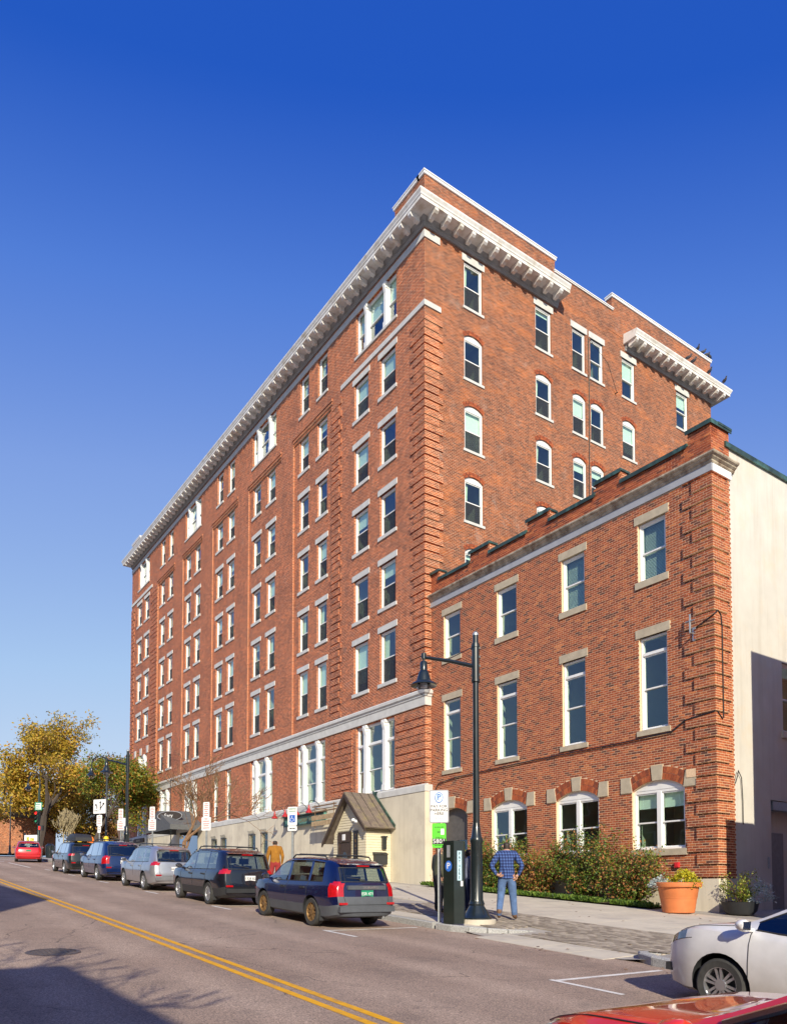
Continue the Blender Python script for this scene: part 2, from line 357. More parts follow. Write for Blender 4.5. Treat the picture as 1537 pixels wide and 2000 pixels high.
def asphalt_mat():
    m, nt, b = nodes('aged_reddish_asphalt'); p = pos(nt)
    sp = nt.nodes.new('ShaderNodeSeparateXYZ'); nt.links.new(p, sp.inputs[0])
    n1 = noise(nt, 0.35, 5, p); n2 = noise(nt, 42, 3, p, 0.8); n3 = noise(nt, 1.3, 7, p, 0.72); n5 = noise(nt, 110, 2, p, 0.7)
    c = ramp(nt, n1.outputs[0], [(0.3, (0.285, 0.208, 0.163)), (0.7, (0.365, 0.278, 0.222))])
    c = mix(nt, 1.0, c, ramp(nt, n2.outputs[0], [(0.34, (0.45, 0.45, 0.46)), (0.5, (1, 1, 1)), (0.66, (1.6, 1.56, 1.5))]), 'MULTIPLY')
    c = mix(nt, 1.0, c, ramp(nt, n5.outputs[0], [(0.38, (0.7, 0.7, 0.7)), (0.62, (1.3, 1.3, 1.3))]), 'MULTIPLY')
    # wheel tracks worn along the lanes, oil drips, patches and cracks
    wob = mth(nt, 'ADD', sp.outputs[1], mth(nt, 'MULTIPLY', n1.outputs[0], 0.5))
    tr = mth(nt, 'SINE', mth(nt, 'MULTIPLY', wob, 3.6))
    c = mix(nt, 1.0, c, ramp(nt, tr, [(0.0, (0.90, 0.89, 0.89)), (1.0, (1.08, 1.08, 1.08))]), 'MULTIPLY')
    c = mix(nt, ramp(nt, n3.outputs[0], [(0.52, (0, 0, 0)), (0.74, (0.55, 0.55, 0.55))]), c, (0.115, 0.090, 0.078))
    wp = nt.nodes.new('ShaderNodeVectorMath'); wp.operation = 'ADD'; sc = nt.nodes.new('ShaderNodeVectorMath'); sc.operation = 'SCALE'; sc.inputs['Scale'].default_value = 0.5
    nw = noise(nt, 1.6, 5, p); nt.links.new(nw.outputs['Color'], sc.inputs[0]); nt.links.new(p, wp.inputs[0]); nt.links.new(sc.outputs[0], wp.inputs[1])
    vo = nt.nodes.new('ShaderNodeTexVoronoi'); vo.feature = 'DISTANCE_TO_EDGE'; vo.inputs['Scale'].default_value = 0.22; nt.links.new(wp.outputs[0], vo.inputs['Vector'])
    ck = mth(nt, 'MULTIPLY', mth(nt, 'LESS_THAN', vo.outputs['Distance'], 0.0022), ramp(nt, noise(nt, 0.5, 3, p).outputs[0], [(0.5, (0, 0, 0)), (0.56, (0.6, 0.6, 0.6))]))
    c = mix(nt, ck, c, (0.045, 0.036, 0.032))
    nt.links.new(c, b.inputs['Base Color']); b.inputs['Roughness'].default_value = 0.9
    bump(nt, b, n2.outputs[0], 0.7, 0.012)
    return m
M['asphalt'] = asphalt_mat()
M['earth'] = pm('far_ground', (0.12, 0.11, 0.08), 0.95, var=0.3, scale=0.3)
M['pave_grey'] = pm('grey_pavement', (0.36, 0.33, 0.29), 0.9, var=0.12, scale=2, bmp=0.2, dirt=((0.28, 0.25, 0.22), 1.3))
M['paver'] = tone_mat('paving_brick', [(0, (0.20, 0.165, 0.13)), (0.5, (0.31, 0.265, 0.21)), (1, (0.42, 0.36, 0.29))], 0.9, 5, 0.25)

def sheet(name, xs, ys, zf, mat, kind='structure'):
    mb = MB(); n = len(ys)
    vs = [(x, y, zf(x, y)) for x in xs for y in ys]
    fs = [(i*n+j, (i+1)*n+j, (i+1)*n+j+1, i*n+j+1) for i in range(len(xs)-1) for j in range(n-1)]
    mb.add(vs, fs)
    o = mb.build(name, mat, recalc=False)
    for p in o.data.polygons:
        if p.normal.z < 0: p.flip()
    o['kind'] = kind
    return o
XS = [-3000, -600, -200, -120, -62, 30, 60, 300, 3000]
sheet('ground', XS, [-3000, -200, -20, 0, 12, 40, 200, 3000], lambda x, y: hr(x) - 0.12, M['earth'])
sheet('road', [-200, -120, -62, -40, -20, 0, 20, 30, 120], [-1.6, 4.5, 11.2], lambda x, y: hr(x), M['asphalt'])
sheet('cross_street', [-92, -84, -74], [-90, -20, 11.15, 40, 120], lambda x, y: hr(x) + 0.004, M['asphalt'])
# the pavement on the far side: raised slab with a granite kerb, dropped at the driveway
DR0, DR1 = -12.6, -8.9                                           # driveway between x = -12.6 and -8.9
def hpv(X, Y):                                                   # pavement height with the driveway dip
    k = 0.0
    if DR0 - 1.6 < X < DR1 + 1.0 and Y < 15.0:
        e = min(1, (X - (DR0 - 1.6)) / 1.6) if X < DR0 else (1 if X < DR1 else 1 - (X - DR1) / 1.0)
        k = e * max(0, min(1, (15.0 - Y) / 2.6))
    return hs(X, Y) - 0.13 * k
xs = [-73.5, -62, -50, -40, -30, -26, -20] + [-18 + 0.4 * i for i in range(28)] + [-6.5, -4, 0, 10, 20, 30, 60]
sheet('pavement', xs, [11.08, 11.5, 12.2, 13, 14, 15, 16, 18, 20, 21, 22, 26, 34, 44], lambda x, y: hpv(x, y) - 0.02, M['pave_grey'])
sheet('near_pavement', [-73.5, -62, 30, 60], [-9, -1.75], lambda x, y: hr(x) + 0.15, M['pave_grey'])
# kerb stones: each one a piece
kerb = struct(bpy.data.objects.new('kerb', None)); col.objects.link(kerb)
def kerb_stone(p, q, h0, h1, w=0.17):
    d = Vector((q[0]-p[0], q[1]-p[1], 0)); L = d.length; d.normalize(); nrm = Vector((-d.y, d.x, 0))
    g = 0.012
    a = Vector((p[0], p[1], 0)) + d*g; b = Vector((q[0], q[1], 0)) - d*g
    mb = MB(); za, zb = hr(p[0]), hr(q[0])
    c = [a, b, b + nrm*w, a + nrm*w]; c0 = [(v.x, v.y, z - 0.25) for v, z in zip(c, (za, zb, zb, za))]
    bev = 0.02
    c1 = [(v.x, v.y, z + h - bev) for v, z, h in zip(c, (za, zb, zb, za), (h0, h1, h1, h0))]
    ct = [a + nrm*bev, b + nrm*bev, b + nrm*w, a + nrm*w]
    c2 = [(v.x, v.y, z + h) for v, z, h in zip(ct, (za, zb, zb, za), (h0, h1, h1, h0))]
    mb.add(c0 + c1 + c2, [(0,1,5,4),(1,2,6,5),(2,3,7,6),(3,0,4,7),(4,5,9,8),(5,6,10,9),(7,4,8,11),(8,9,10,11)])
    mb.build('kerb_stone', M['granite'], kerb)
x = -73.0
while x < -14.2:
    x2 = min(x + 1.9, -14.0); kerb_stone((x2, 10.92), (x, 10.92), 0.15, 0.15) if False else kerb_stone((x, 10.92), (x2, 10.92), 0.15, 0.15); x = x2
arc = [(-14.0, 10.92), (-13.5, 10.95), (-13.05, 11.12), (-12.75, 11.42), (-12.55, 11.85), (-12.5, 12.45), (-12.5, 13.1)]
hh = [0.15, 0.15, 0.15, 0.14, 0.12, 0.08, 0.03]
for i in range(6): kerb_stone(arc[i], arc[i+1], hh[i], hh[i+1])
arc = [(-8.95, 12.6), (-8.95, 12.0), (-8.85, 11.55), (-8.55, 11.2), (-8.15, 11.0), (-7.6, 10.92)]
hh = [0.03, 0.09, 0.14, 0.16, 0.16, 0.15]
for i in range(5): kerb_stone(arc[i], arc[i+1], hh[i], hh[i+1])
x = -7.6
while x < 24:
    kerb_stone((x, 10.92), (x + 1.9, 10.92), 0.15, 0.15); x += 1.9
x = -73
while x < 24:
    kerb_stone((x, -1.77), (x + 3.8, -1.77), 0.15, 0.15); x += 3.8
# flush concrete gutter strip at the driveway mouth, the pavers behind it, then pale concrete slabs
def slab(parent, x0, x1, y0, y1, zf, mat, th=0.05, top=0.0, name='slab'):
    mb = MB(); g = 0.008
    x0 += g; x1 -= g; y0 += g; y1 -= g
    t = [(x0, y0), (x1, y0), (x1, y1), (x0, y1)]
    vs = [(x, y, zf(x, y) - th) for x, y in t] + [(x, y, zf(x, y) + top) for x, y in t]
    mb.add(vs, [(4,5,6,7),(0,1,5,4),(1,2,6,5),(2,3,7,6),(3,0,4,7)])
    return mb.build(name, mat, parent)
gut = struct(bpy.data.objects.new('concrete_gutter', None)); col.objects.link(gut)
for i in range(4):
    a = -12.42 + i * 0.86; slab(gut, a, a + 0.86, 10.75, 11.75, lambda x, y: hr(x) + 0.006 + max(0, y - 10.75) * 0.03, M['concrete'])
pvm = MB(); ry = 11.8; row = 0
while ry < 14.35:
    x = -18.5 - (0.11 if row % 2 else 0)
    while x < -8.2:
        if not (x < -12.45 and ry < 11.9) and not (x > -8.9 and ry < 12.3) and not (-13.1 < x < -12.25 and ry < 12.9):
            z0, z1 = hpv(x, ry), hpv(x + 0.21, ry)
            g = 0.006; t = rnd.random(); dz = rnd.uniform(-0.002, 0.003)
            y0, y1 = ry + g, ry + 0.105 - g
            zz = hpv(x, ry + 0.1)
            pvm.add([(x+g, y0, z0-.03), (x+.21-g, y0, z1-.03), (x+.21-g, y1, z1-.03), (x+g, y1, z0-.03),
                     (x+g, y0, z0+.004+dz), (x+.21-g, y0, z1+.004+dz), (x+.21-g, y1, zz+z1-z0+.004+dz), (x+g, y1, zz+.004+dz)],
                    [(4,5,6,7),(0,1,5,4),(1,2,6,5),(2,3,7,6),(3,0,4,7)], t)
        x += 0.21
    ry += 0.105; row += 1
pv = pvm.build('paver_band', M['paver'], attr=True, recalc=False); pv['kind'] = 'structure'
walk = struct(bpy.data.objects.new('concrete_walk', None)); col.objects.link(walk)
x = -46.0
while x < -8.5:
    for y0, y1 in ((14.4, 15.95), (15.95, 17.5), (17.5, 19.05)):
        slab(walk, x, x + 1.6, y0, y1, lambda a, b: hpv(a, b) + 0.004 - (0 if b < 22 else 0), M['concrete'])
    x += 1.6
x = -17.6
for i in range(3):                                              # pale kerb-side band round the lamp and meter
    slab(walk, x + i*1.5, x + (i+1)*1.5, 11.1, 11.78, lambda a, b: hpv(a, b) + 0.004, M['concrete'])
# planting bed soil
struct(sheet('planting_bed', [-25.6, -22, -18, -14.3], [19.1, 19.6, 20.28], lambda x, y: hs(x, y) + 0.05, M['soil']))

# road markings
def strip(name, pts, w, mat, dz=0.004):
    mb = MB()
    for (p, q) in zip(pts, pts[1:]):
        d = Vector((q[0]-p[0], q[1]-p[1])); d.normalize(); n = Vector((-d.y, d.x)) * w/2
        c = [(p[0]+n.x, p[1]+n.y), (p[0]-n.x, p[1]-n.y), (q[0]-n.x, q[1]-n.y), (q[0]+n.x, q[1]+n.y)]
        mb.add([(x, y, hr(x) + dz) for x, y in c], [(0,1,2,3)])
    o = mb.build(name, mat, recalc=False)
    for p in o.data.polygons:
        if p.normal.z < 0: p.flip()
    return struct(o)
for Y in (4.37, 4.62): strip('centre_line', [(-57, Y), (-40, Y), (-20, Y), (0, Y), (30, Y)], 0.115, M['paint_yellow'])
for X in (-7.75, -14.4, -20.9, -27.2, -33.6, -39.6, -45.5):
    strip('parking_mark', [(X, 10.7), (X - 0.02, 8.25)], 0.10, M['paint_white'])
    strip('parking_mark', [(X - 0.1, 8.25), (X + 1.15, 8.3)], 0.10, M['paint_white'], 0.006)
strip('stop_line', [(-58.5, 5.0), (-58.5, 8.0)], 0.4, M['paint_white'])
strip('crossing_line', [(-62, -1), (-62, 10.5)], 0.25, M['paint_white'])
strip('crossing_line', [(-64.5, -1), (-64.5, 10.5)], 0.25, M['paint_white'])
strip('lane_line', [(-56, 7.9), (-48, 7.9)], 0.12, M['paint_white'])
# manhole
mb = MB(); mb.lathe([(0.0, 0.0), (0.38, 0.0)], (0, 0, 0.0), 28, cap=False)
for i in range(-5, 6):
    for j in range(-5, 6):
        if i*i + j*j < 18: mb.box(i*.075-.025, i*.075+.025, j*.075-.025, j*.075+.025, -0.001, 0.005)
mb.lathe([(0.34, 0.0), (0.34, 0.006), (0.39, 0.006), (0.41, -0.003)], (0, 0, 0), 28, cap=False)
mh = mb.build('manhole_cover', pm('cast_iron', (0.14, 0.11, 0.09), 0.55, 0.5, var=0.3, scale=20), None, (-13.0, 2.5, hr(-13.0) + 0.006))
mh.rotation_euler = (0, math.atan(0.0625), 0)
tag(mh, 'round cast iron manhole cover in the road left of the yellow lines', 'manhole cover')

# ---------------------------------------------------------------- windows and walls
# local frame of a facade: x along the wall, y inward, z up.  front: rz 0, side facing +X: rz 90 degrees
CACHE = {}
def cached(key, fn):
    if key not in CACHE: CACHE[key] = fn()
    return CACHE[key]
def ring(mb, x0, x1, z0, z1, t, y0, y1, tb=None, tt=None):
    tb = t if tb is None else tb; tt = t if tt is None else tt
    mb.box(x0, x0+t, y0, y1, z0, z1); mb.box(x1-t, x1, y0, y1, z0, z1)
    mb.box(x0+t, x1-t, y0, y1, z0, z0+tb); mb.box(x0+t, x1-t, y0, y1, z1-tt, z1)
def arch_pts(w, zs, rise, n=10, off=0.0):
    r = (w*w/4 + rise*rise) / (2*rise); a0 = math.asin(w/2/r); cz = zs + rise - r
    return [((r+off)*math.sin(-a0 + 2*a0*i/n), cz + (r+off)*math.cos(-a0 + 2*a0*i/n)) for i in range(n+1)]
def wall_mesh(mb, u0, u1, z0, z1, holes, y=0.0, depth=0.25):
    """holes: (x0,x1,z0,z1,rise) in wall coordinates; rise>0 gives a segmental arched head"""
    us = sorted({u0, u1, *[h[0] for h in holes], *[h[1] for h in holes]}); us = [u for u in us if u0 <= u <= u1]
    zs = sorted({z0, z1, *[h[2] for h in holes], *[h[3] for h in holes]}); zs = [z for z in zs if z0 <= z <= z1]
    for a, b in zip(us, us[1:]):
        run = None
        for c, d in zip(zs, zs[1:]):
            mx, mz = (a+b)/2, (c+d)/2
            if any(h[0] < mx < h[1] and h[2] < mz < h[3] for h in holes):
                if run: mb.add([(a,y,run[0]),(b,y,run[0]),(b,y,run[1]),(a,y,run[1])], [(0,1,2,3)]); run = None
            else: run = (run[0], d) if run else (c, d)
        if run: mb.add([(a,y,run[0]),(b,y,run[0]),(b,y,run[1]),(a,y,run[1])], [(0,1,2,3)])
    for x0, x1, a, b, rise in holes:
        y1 = y + depth; zt = b - rise
        mb.add([(x0,y,a),(x0,y1,a),(x0,y1,zt),(x0,y,zt)], [(0,1,2,3)])
        mb.add([(x1,y,a),(x1,y,zt),(x1,y1,zt),(x1,y1,a)], [(0,1,2,3)])
        mb.add([(x0,y,a),(x1,y,a),(x1,y1,a),(x0,y1,a)], [(0,1,2,3)])
        if rise <= 0:
            mb.add([(x0,y,b),(x0,y1,b),(x1,y1,b),(x1,y,b)], [(0,1,2,3)])
        else:
            c = (x0+x1)/2; P = [(c+px, pz) for px, pz in arch_pts(x1-x0, zt, rise)]
            for (ax, az), (bx, bz) in zip(P, P[1:]):
                mb.add([(ax,y,az),(ax,y1,az),(bx,y1,bz),(bx,y,bz)], [(0,1,2,3)])
                mb.add([(ax,y,az),(bx,y,bz),(bx,y,b),(ax,y,b)], [(0,1,2,3)])
def frame_m(w, h, rise, rec):
    def f():
        mb = MB(); hz = h - rise
        ring(mb, -w/2, w/2, 0, hz, 0.075, rec, rec+0.14, 0.06, 0.075)
        if rise > 0:
            P = arch_pts(w, hz, rise); poly = [(w/2, hz), (-w/2, hz)] + [(px, pz) for px, pz in P[1:-1]]
            mb.prism(poly, rec, rec+0.14, 'y')
            P2 = arch_pts(w-0.2, hz-0.0, rise*0.78)
            mb.prism([(w/2-.1, hz+.012), (-w/2+.1, hz+.012)] + P2[1:-1], rec-.012, rec, 'y')
        else:
            ring(mb, -w/2+.02, w/2-.02, .02, hz-.02, 0.025, rec-.015, rec)
        return mb.mesh('window', M['white'])
    return cached(('fr', round(w,3), round(h,3), rise, rec), f)
def sash_m(w, h, y0):
    def f():
        mb = MB(); ring(mb, -w/2, w/2, 0, h, 0.045, y0, y0+0.04); return mb.mesh('sash', M['white'])
    return cached(('sa', round(w,3), round(h,3), round(y0,3)), f)
def quad_m(name, w, h, y, mat):
    def f():
        mb = MB(); mb.box(-w/2, w/2, y, y+0.006, 0, h); return mb.mesh(name, mat)
    return cached((name, round(w,3), round(h,3), round(y,3), mat.name), f)
def room_m(w, h, d, y0):
    def f():
        mb = MB(); x = w/2
        vs = [(-x,y0,-.25),(x,y0,-.25),(x,y0,h),(-x,y0,h),(-x,d,-.25),(x,d,-.25),(x,d,h),(-x,d,h)]
        mb.add(vs, [(4,5,6,7),(0,1,5,4),(3,7,6,2),(0,4,7,3),(1,2,6,5)]); return mb.mesh('interior', M['room'], recalc=False)
    return cached(('rm', round(w,3), round(h,3), round(d,2), round(y0, 3)), f)
def box_m(name, w, h, y0, y1, mat, z0=0.0):
    def f():
        mb = MB(); mb.box(-w/2, w/2, y0, y1, z0, z0+h); return mb.mesh(name, mat)
    return cached((name, round(w,3), round(h,3), y0, y1, mat.name, round(z0,3)), f)
def sub(name, me, win, loc=(0, 0, 0)): return link(name, me, win, loc)
def sash_set(win, w, h, z, rec, split=0.5, blind=None, screen=True, x=0.0, rise=0.0):
    """upper and lower sash, panes, insect screen and blind inside an opening part of width w"""
    iw = w; hz = h
    lo = hz * split; up = hz - lo + 0.04
    sub('sash', sash_m(iw, lo, rec+0.075), win, (x, 0, z))
    sub('sash', sash_m(iw, up, rec+0.03), win, (x, 0, z + lo - 0.04))
    sub('pane', quad_m('pane', iw-.08, lo-.08, rec+0.093, M['glass']), win, (x, 0, z+.04))
    sub('pane', quad_m('pane', iw-.08, up-.08, rec+0.047, M['glass']), win, (x, 0, z+lo))
    if screen: sub('insect_screen', quad_m('insect_screen', iw-.06, lo-.03, rec+0.05, M['screen']), win, (x, 0, z+.02))
    if blind:
        kind, f = blind
        if kind == 'b': sub('blind', quad_m('blind', iw-.02, (hz-.02)*f, rec+0.15, M['blind']), win, (x, 0, z + hz - (hz-.02)*f))
        elif kind == 'c':
            
            for s in rnd.choice([(-1, 1), (-1,), (-1,), (1,)]):
                def fc(s=s):
                    mb = MB(); n = 9; wv = .012
                    for q in range(n):
                        xa, xb = -iw*.15 + iw*.30*q/n, -iw*.15 + iw*.30*(q+1)/n; ya, yb = (wv if q % 2 else -wv), (-wv if q % 2 else wv)
                        sw = lambda xx, f: xx if f else xx*.72 + s*iw*.05
                        mb.add([(sw(xa, 0), rec+.17+ya, 0), (sw(xb, 0), rec+.17+yb, 0), (sw(xb, 1), rec+.17+yb, hz-.04), (sw(xa, 1), rec+.17+ya, hz-.04)], [(0,1,2,3)])
                    return mb.mesh('curtain', M['curtain'], recalc=False)
                sub('curtain', cached(('cu', round(iw,3), round(hz,3), rec, s), fc), win, (x + s*iw*.34, 0, z+.02))
        elif kind == 'v':
            def fs():
                mb = MB(); n = int((hz-.05)/.045)
                for i in range(n): mb.add([(-iw/2+.02, rec+.15, i*.045), (iw/2-.02, rec+.15, i*.045), (iw/2-.02, rec+.175, i*.045+.03), (-iw/2+.02, rec+.175, i*.045+.03)], [(0,1,2,3)])
                return mb.mesh('blind', M['blind'])
            sub('blind', cached(('vb', round(iw,3), round(hz,3), rec), fs), win, (x, 0, z + .03))
def rand_blind(r):
    t = r.random()
    if t < 0.26: return None
    if t < 0.50: return ('c', 1)
    if t < 0.58: return ('v', 1)
    if t < 0.86: return ('b', r.uniform(0.08, 0.5))
    return ('b', r.choice([0.62, 0.8, 1.0]))
def dh_window(bld, base, x, z, w, h, y, face='F', rise=0.0, rec=0.11, split=0.5, lint=None, sill=None, blind='r', screen=True, depth=1.9, lmat=None, transom=0.0):
    """double-hung window; x = centre along the wall, z = bottom of opening, y = wall plane offset"""
    o = link('window', frame_m(w, h, rise, rec), bld)
    place(o, base, x, y, z, face)
    if blind == 'r': blind = rand_blind(rnd)
    hz = h - rise - .135
    if transom > 0:
        sub('transom_bar', box_m('transom_bar', w-.15, .09, rec-.01, rec+.13, M['white']), o, (0, 0, h-rise-.075-transom-.09))
        sub('pane', quad_m('pane', w-.2, transom-.02, rec+0.05, M['glass']), o, (0, 0, h-rise-.075-transom+.01))
        hz -= transom + .09
    sash_set(o, w-.15, hz, .06, rec, split, blind, screen)
    sub('interior', room_m(w+.5, h+.3, depth, rec+.2), o)
    lm = lmat or M['limestone']
    if lint: sub('lintel', box_m('lintel', w+lint[0], lint[1], -lint[2], 0.08, lm), o, (0, 0, h + lint[3]))
    if sill: sub('sill', box_m('sill', w+sill[0], sill[1], -sill[2], rec+.05, lm), o, (0, 0, -sill[1]))
    return o
def place(o, base, x, y, z, face):
    bx, by, bz = base.location
    if face == 'F': o.location = (x - bx, FY + y - by, z - bz); o.rotation_euler = (0, 0, 0)
    else: o.location = (SX - y - bx, x - by, z - bz); o.rotation_euler = (0, 0, math.pi/2)
def triple_window(bld, base, x0, x1, z, h, y, face='F', rec=0.12, transom=0.85, mid=0.46, col_w=0.22, tall=True, sill=None):
    """three lights divided by white columns"""
    w = x1 - x0; xc = (x0 + x1)/2
    def f():
        mb = MB(); ring(mb, -w/2, w/2, 0, h, 0.07, rec, rec+.14, .08, .08); return mb.mesh('window', M['white'])
    o = link('window', cached(('tf', round(w,3), round(h,3)), f), bld); place(o, base, xc, y, z, face)
    mw = w * mid; cw = col_w; sw = (w - .14 - mw - 2*cw)/2
    def g():
        mb = MB(); mb.box(-cw/2, cw/2, -.02, rec+.13, .08, h-.08)
        mb.box(-cw/2-.03, cw/2+.03, -.05, rec+.13, .02, .3); mb.box(-cw/2-.025, cw/2+.025, -.045, rec+.13, h-.32, h-.24)
        mb.box(-cw/2-.04, cw/2+.04, -.07, rec+.13, h-.16, h-.02)
        mb.prism([(-.02-.0, h-.5), (-.12, h-.16), (-.02, h-.16)], -cw/2+.02, cw/2-.02, 'x')
        return mb.mesh('column', M['white'])
    for s in (-1, 1): sub('column', cached(('tc', round(h,3), cw), g), o, (s*(mw/2+cw/2), 0, 0))
    hz = h - .16
    b = rnd.choice([None, ('b', .3), ('b', .5), ('c', 1), None])
    for xx, ww in ((0, mw), (-(mw/2+cw+sw/2), sw), (mw/2+cw+sw/2, sw)):
        t = transom
        if t > 0:
            sub('transom_bar', box_m('transom_bar', ww, .1, rec-.03, rec+.13, M['white']), o, (xx, 0, h-.08-t-.1))
            sub('sash', sash_m(ww, t, rec+.04), o, (xx, 0, h-.08-t))
            sub('pane', quad_m('pane', ww-.08, t-.08, rec+.06, M['glass']), o, (xx, 0, h-.04-t))
        sash_set(o, ww, hz - (t+.1 if t > 0 else 0), .08, rec, 0.48, b, False, xx)
    sub('interior', room_m(w+.3, h+.3, 2.4, rec+.2), o)
    if sill: sub('sill', box_m('sill', w+sill[0], sill[1], -sill[2], rec+.05, M['limestone']), o, (0, 0, -sill[1]))
    return o
def arch_bricks(win, w, zs, rise, t, n, y=0.0, key=None):
    def f():
        mb = MB(); r = (w*w/4 + rise*rise)/(2*rise); a0 = math.asin(w/2/r); cz = zs + rise - r
        da = 2*a0/n; e = 0.12
        rr = random.Random(3)
        for i in range(n):
            for k in range(2):
                r0 = r + .005 + k*t/2; r1 = r + (k+1)*t/2 - .008
                a = -a0 + da*(i+e*.5); b = -a0 + da*(i+1-e*.5)
                poly = [(r0*math.sin(a), cz+r0*math.cos(a)), (r0*math.sin(b), cz+r0*math.cos(b)), (r1*math.sin(b), cz+r1*math.cos(b)), (r1*math.sin(a), cz+r1*math.cos(a))]
                mb.prism(poly, -.014+y, .03+y, 'y', rr.uniform(.1, .8))
        return mb.mesh('brick_arch', M['brick'], attr=True)
    return sub('brick_arch', cached(('ab', round(w,3), round(zs,3), rise, t, n, key), f), win)

# ---------------------------------------------------------------- the tall brick building
FY, SX = 20.0, -26.3
XL, YB = -71.3, 42.0
main = thing('brick_building', 'tall seven-storey red brick building with white bracketed cornice', 'building', (SX, FY, 0.0))
def mpart(name, mb, mat, face='F', **kw):
    o = mb.build(name, mat, main, **kw); place(o, main, 0, 0, 0, face); return o
ROWS = [(25.87, 23.5), (22.5, 20.09), (19.12, 16.62), (15.7, 13.12), (12.42, 9.5)]
PAN = [(-38.95, -34.45), (-45.2, -40.5), (-51.43, -46.9), (-57.6, -53.4), (-63.73, -59.47)]
BAYS = [((-38.28, -36.92), (-36.2, -34.84)), ((-44.59, -43.19), (-42.52, -41.13)), ((-50.74, -49.34), (-48.72, -47.32)),
        ((-56.99, -55.64), (-54.99, -53.62)), ((-63.12, -61.75), (-61.08, -59.7))]
ENDS = [((-32.37, -30.76), (-30.03, -28.41)), ((-69.65, -68.1), (-67.49, -65.92))]
holes = []; wins = []; triples = []
for i, pr in enumerate(ENDS):
    for j, (zt, zb) in enumerate(ROWS):
        if i == 1 and j == 4: continue
        for a, b in pr:
            c = (a+b)/2; w = (b-a) - .32; z0, z1 = zb+.17, zt-.28
            holes.append((c-w/2, c+w/2, z0, z1, 0)); wins.append((c, z0, w, z1-z0, 0.0))
triples.append((-69.15, -66.25, 9.35, 2.35, 0.0, 0.55)); holes.append((-69.15, -66.25, 9.35, 11.7, 0))
# top storey
TOP0, TOP1 = 26.95, 29.18
for a, b in ((-32.06, -28.5), (-44.6, -41.2), (-57.0, -53.7), (-69.3, -66.1)):
    holes.append((a, b, TOP0, TOP1, 0)); triples.append((a, b, TOP0, TOP1-TOP0, 0.0, 0.0))
tops = []
for k in (0, 2, 4):
    for a, b in BAYS[k]:
        c = (a+b)/2 + .02; holes.append((c-.52, c+.52, TOP0, TOP1, 0)); tops.append(c)
# first storey
G0, G1 = 4.56, 7.95
for a, b in ((-32.0, -28.65), (-38.35, -35.08), (-44.6, -41.43), (-57.0, -53.98), (-63.0, -60.08), (-69.18, -66.16)):
    holes.append((a, b, G0, G1, 0)); triples.append((a, b, G0, G1-G0, 0.0, 0.85))
narrow = [(-50.85, -49.97), (-48.6, -47.72)]
for a, b in narrow: holes.append((a, b, G0, G1, 0))
ph = [(a, b, 8.72, 26.06, 0) for a, b in PAN]
mb = MB(); wall_mesh(mb, XL, SX, 4.4, 31.2, holes + ph, 0.0, 0.25)
mpart('front_wall', mb, M['brick_front'], recalc=False)
for k, (pa, pb) in enumerate(PAN):
    hl = []
    for a, b in BAYS[k]:
        for zt, zb in ROWS:
            c = (a+b)/2*1.005; w = (b-a) - .28; z0, z1 = (zb+.17)*1.004, (zt-.28)*1.004
            hl.append((c-w/2, c+w/2, z0, z1, 0)); wins.append((c, z0, w, z1-z0, 0.1))
    mb = MB(); wall_mesh(mb, pa, pb, 8.72, 26.06, hl, 0.1, 0.25)
    mpart('recessed_wall_panel', mb, M['brick_front'], recalc=False)
    mb = MB(); mb.box(pa-.05, pb+.05, -.07, .09, 25.98, 26.12); mb.box(pa, pb, -.03, .095, 25.84, 25.98); mb.box(pa, pb, .03, .097, 25.7, 25.84)
    mpart('brick_corbel', mb, M['brick_front'])
for c, z, w, h, y in wins:
    dh_window(main, main, c, z, w, h, y, 'F', 0, 0.11, 0.5, (0.3, .28, .035, 0), (.24, .17, .06))
for c in tops:
    dh_window(main, main, c, TOP0, 1.04, TOP1-TOP0, 0, 'F', 0, 0.12, 0.5, None, (.2, .13, .06))
for a, b, z, h, y, tr in triples:
    triple_window(main, main, a, b, z, h, y, 'F', 0.12, tr, 0.42, 0.24 if tr > .6 else .2, sill=(.16, .12, .06))
for a, b in narrow:
    dh_window(main, main, (a+b)/2, G0, b-a, G1-G0, 0, 'F', 0, 0.12, 0.46, None, (.1, .1, .06), transom=0.85)
# small keystones over the three-light window of the far bay
for xx in (-69.62, -67.95, -66.05):
    mb = MB(); mb.prism([(-.2, 0), (.2, 0), (.27, .62), (-.27, .62)], -.05, .02, 'y'); o = mb.build('keystone', M['limestone'], main); place(o, main, xx, 0, 11.72, 'F')
# side wall
cols = [(22.86, 1.12), (27.5, 1.12), (30.12, 1.0), (31.52, 1.02), (34.15, 1.1), (39.06, 1.12)]
hl = []; sw = []
for i, (c, w) in enumerate(cols):
    hl.append((c-w/2, c+w/2, 27.03, 29.2, 0)); sw.append((c, 27.03, w, 2.17, 0, i))
    if i == 5: continue
    for k in range(4):
        zs = 25.57 - 3.37*k; z0 = 23.62 - 3.37*k
        if z0 < 12.5: continue
        hl.append((c-w/2, c+w/2, z0, zs+.2, .2)); sw.append((c, z0, w, zs+.2-z0, .2, i))
mb = MB(); wall_mesh(mb, FY, YB, 4.4, 31.3, hl, 0.0, .25)
mpart('side_wall', mb, M['brick_side'], 'S', recalc=False)
for c, z, w, h, rise, i in sw:
    if rise: 
        o = dh_window(main, main, c, z, w, h, 0, 'S', rise, 0.06, .5, None, (.16, .12, .05), depth=1.7); arch_bricks(o, w, h-rise, rise, .22, 16)
    else: dh_window(main, main, c, z, w, h, 0, 'S', 0, 0.07, .5, (.25, .32, .03, 0), (.16, .12, .05), blind='r' if i != 3 else None, screen=i < 3, depth=1.7)
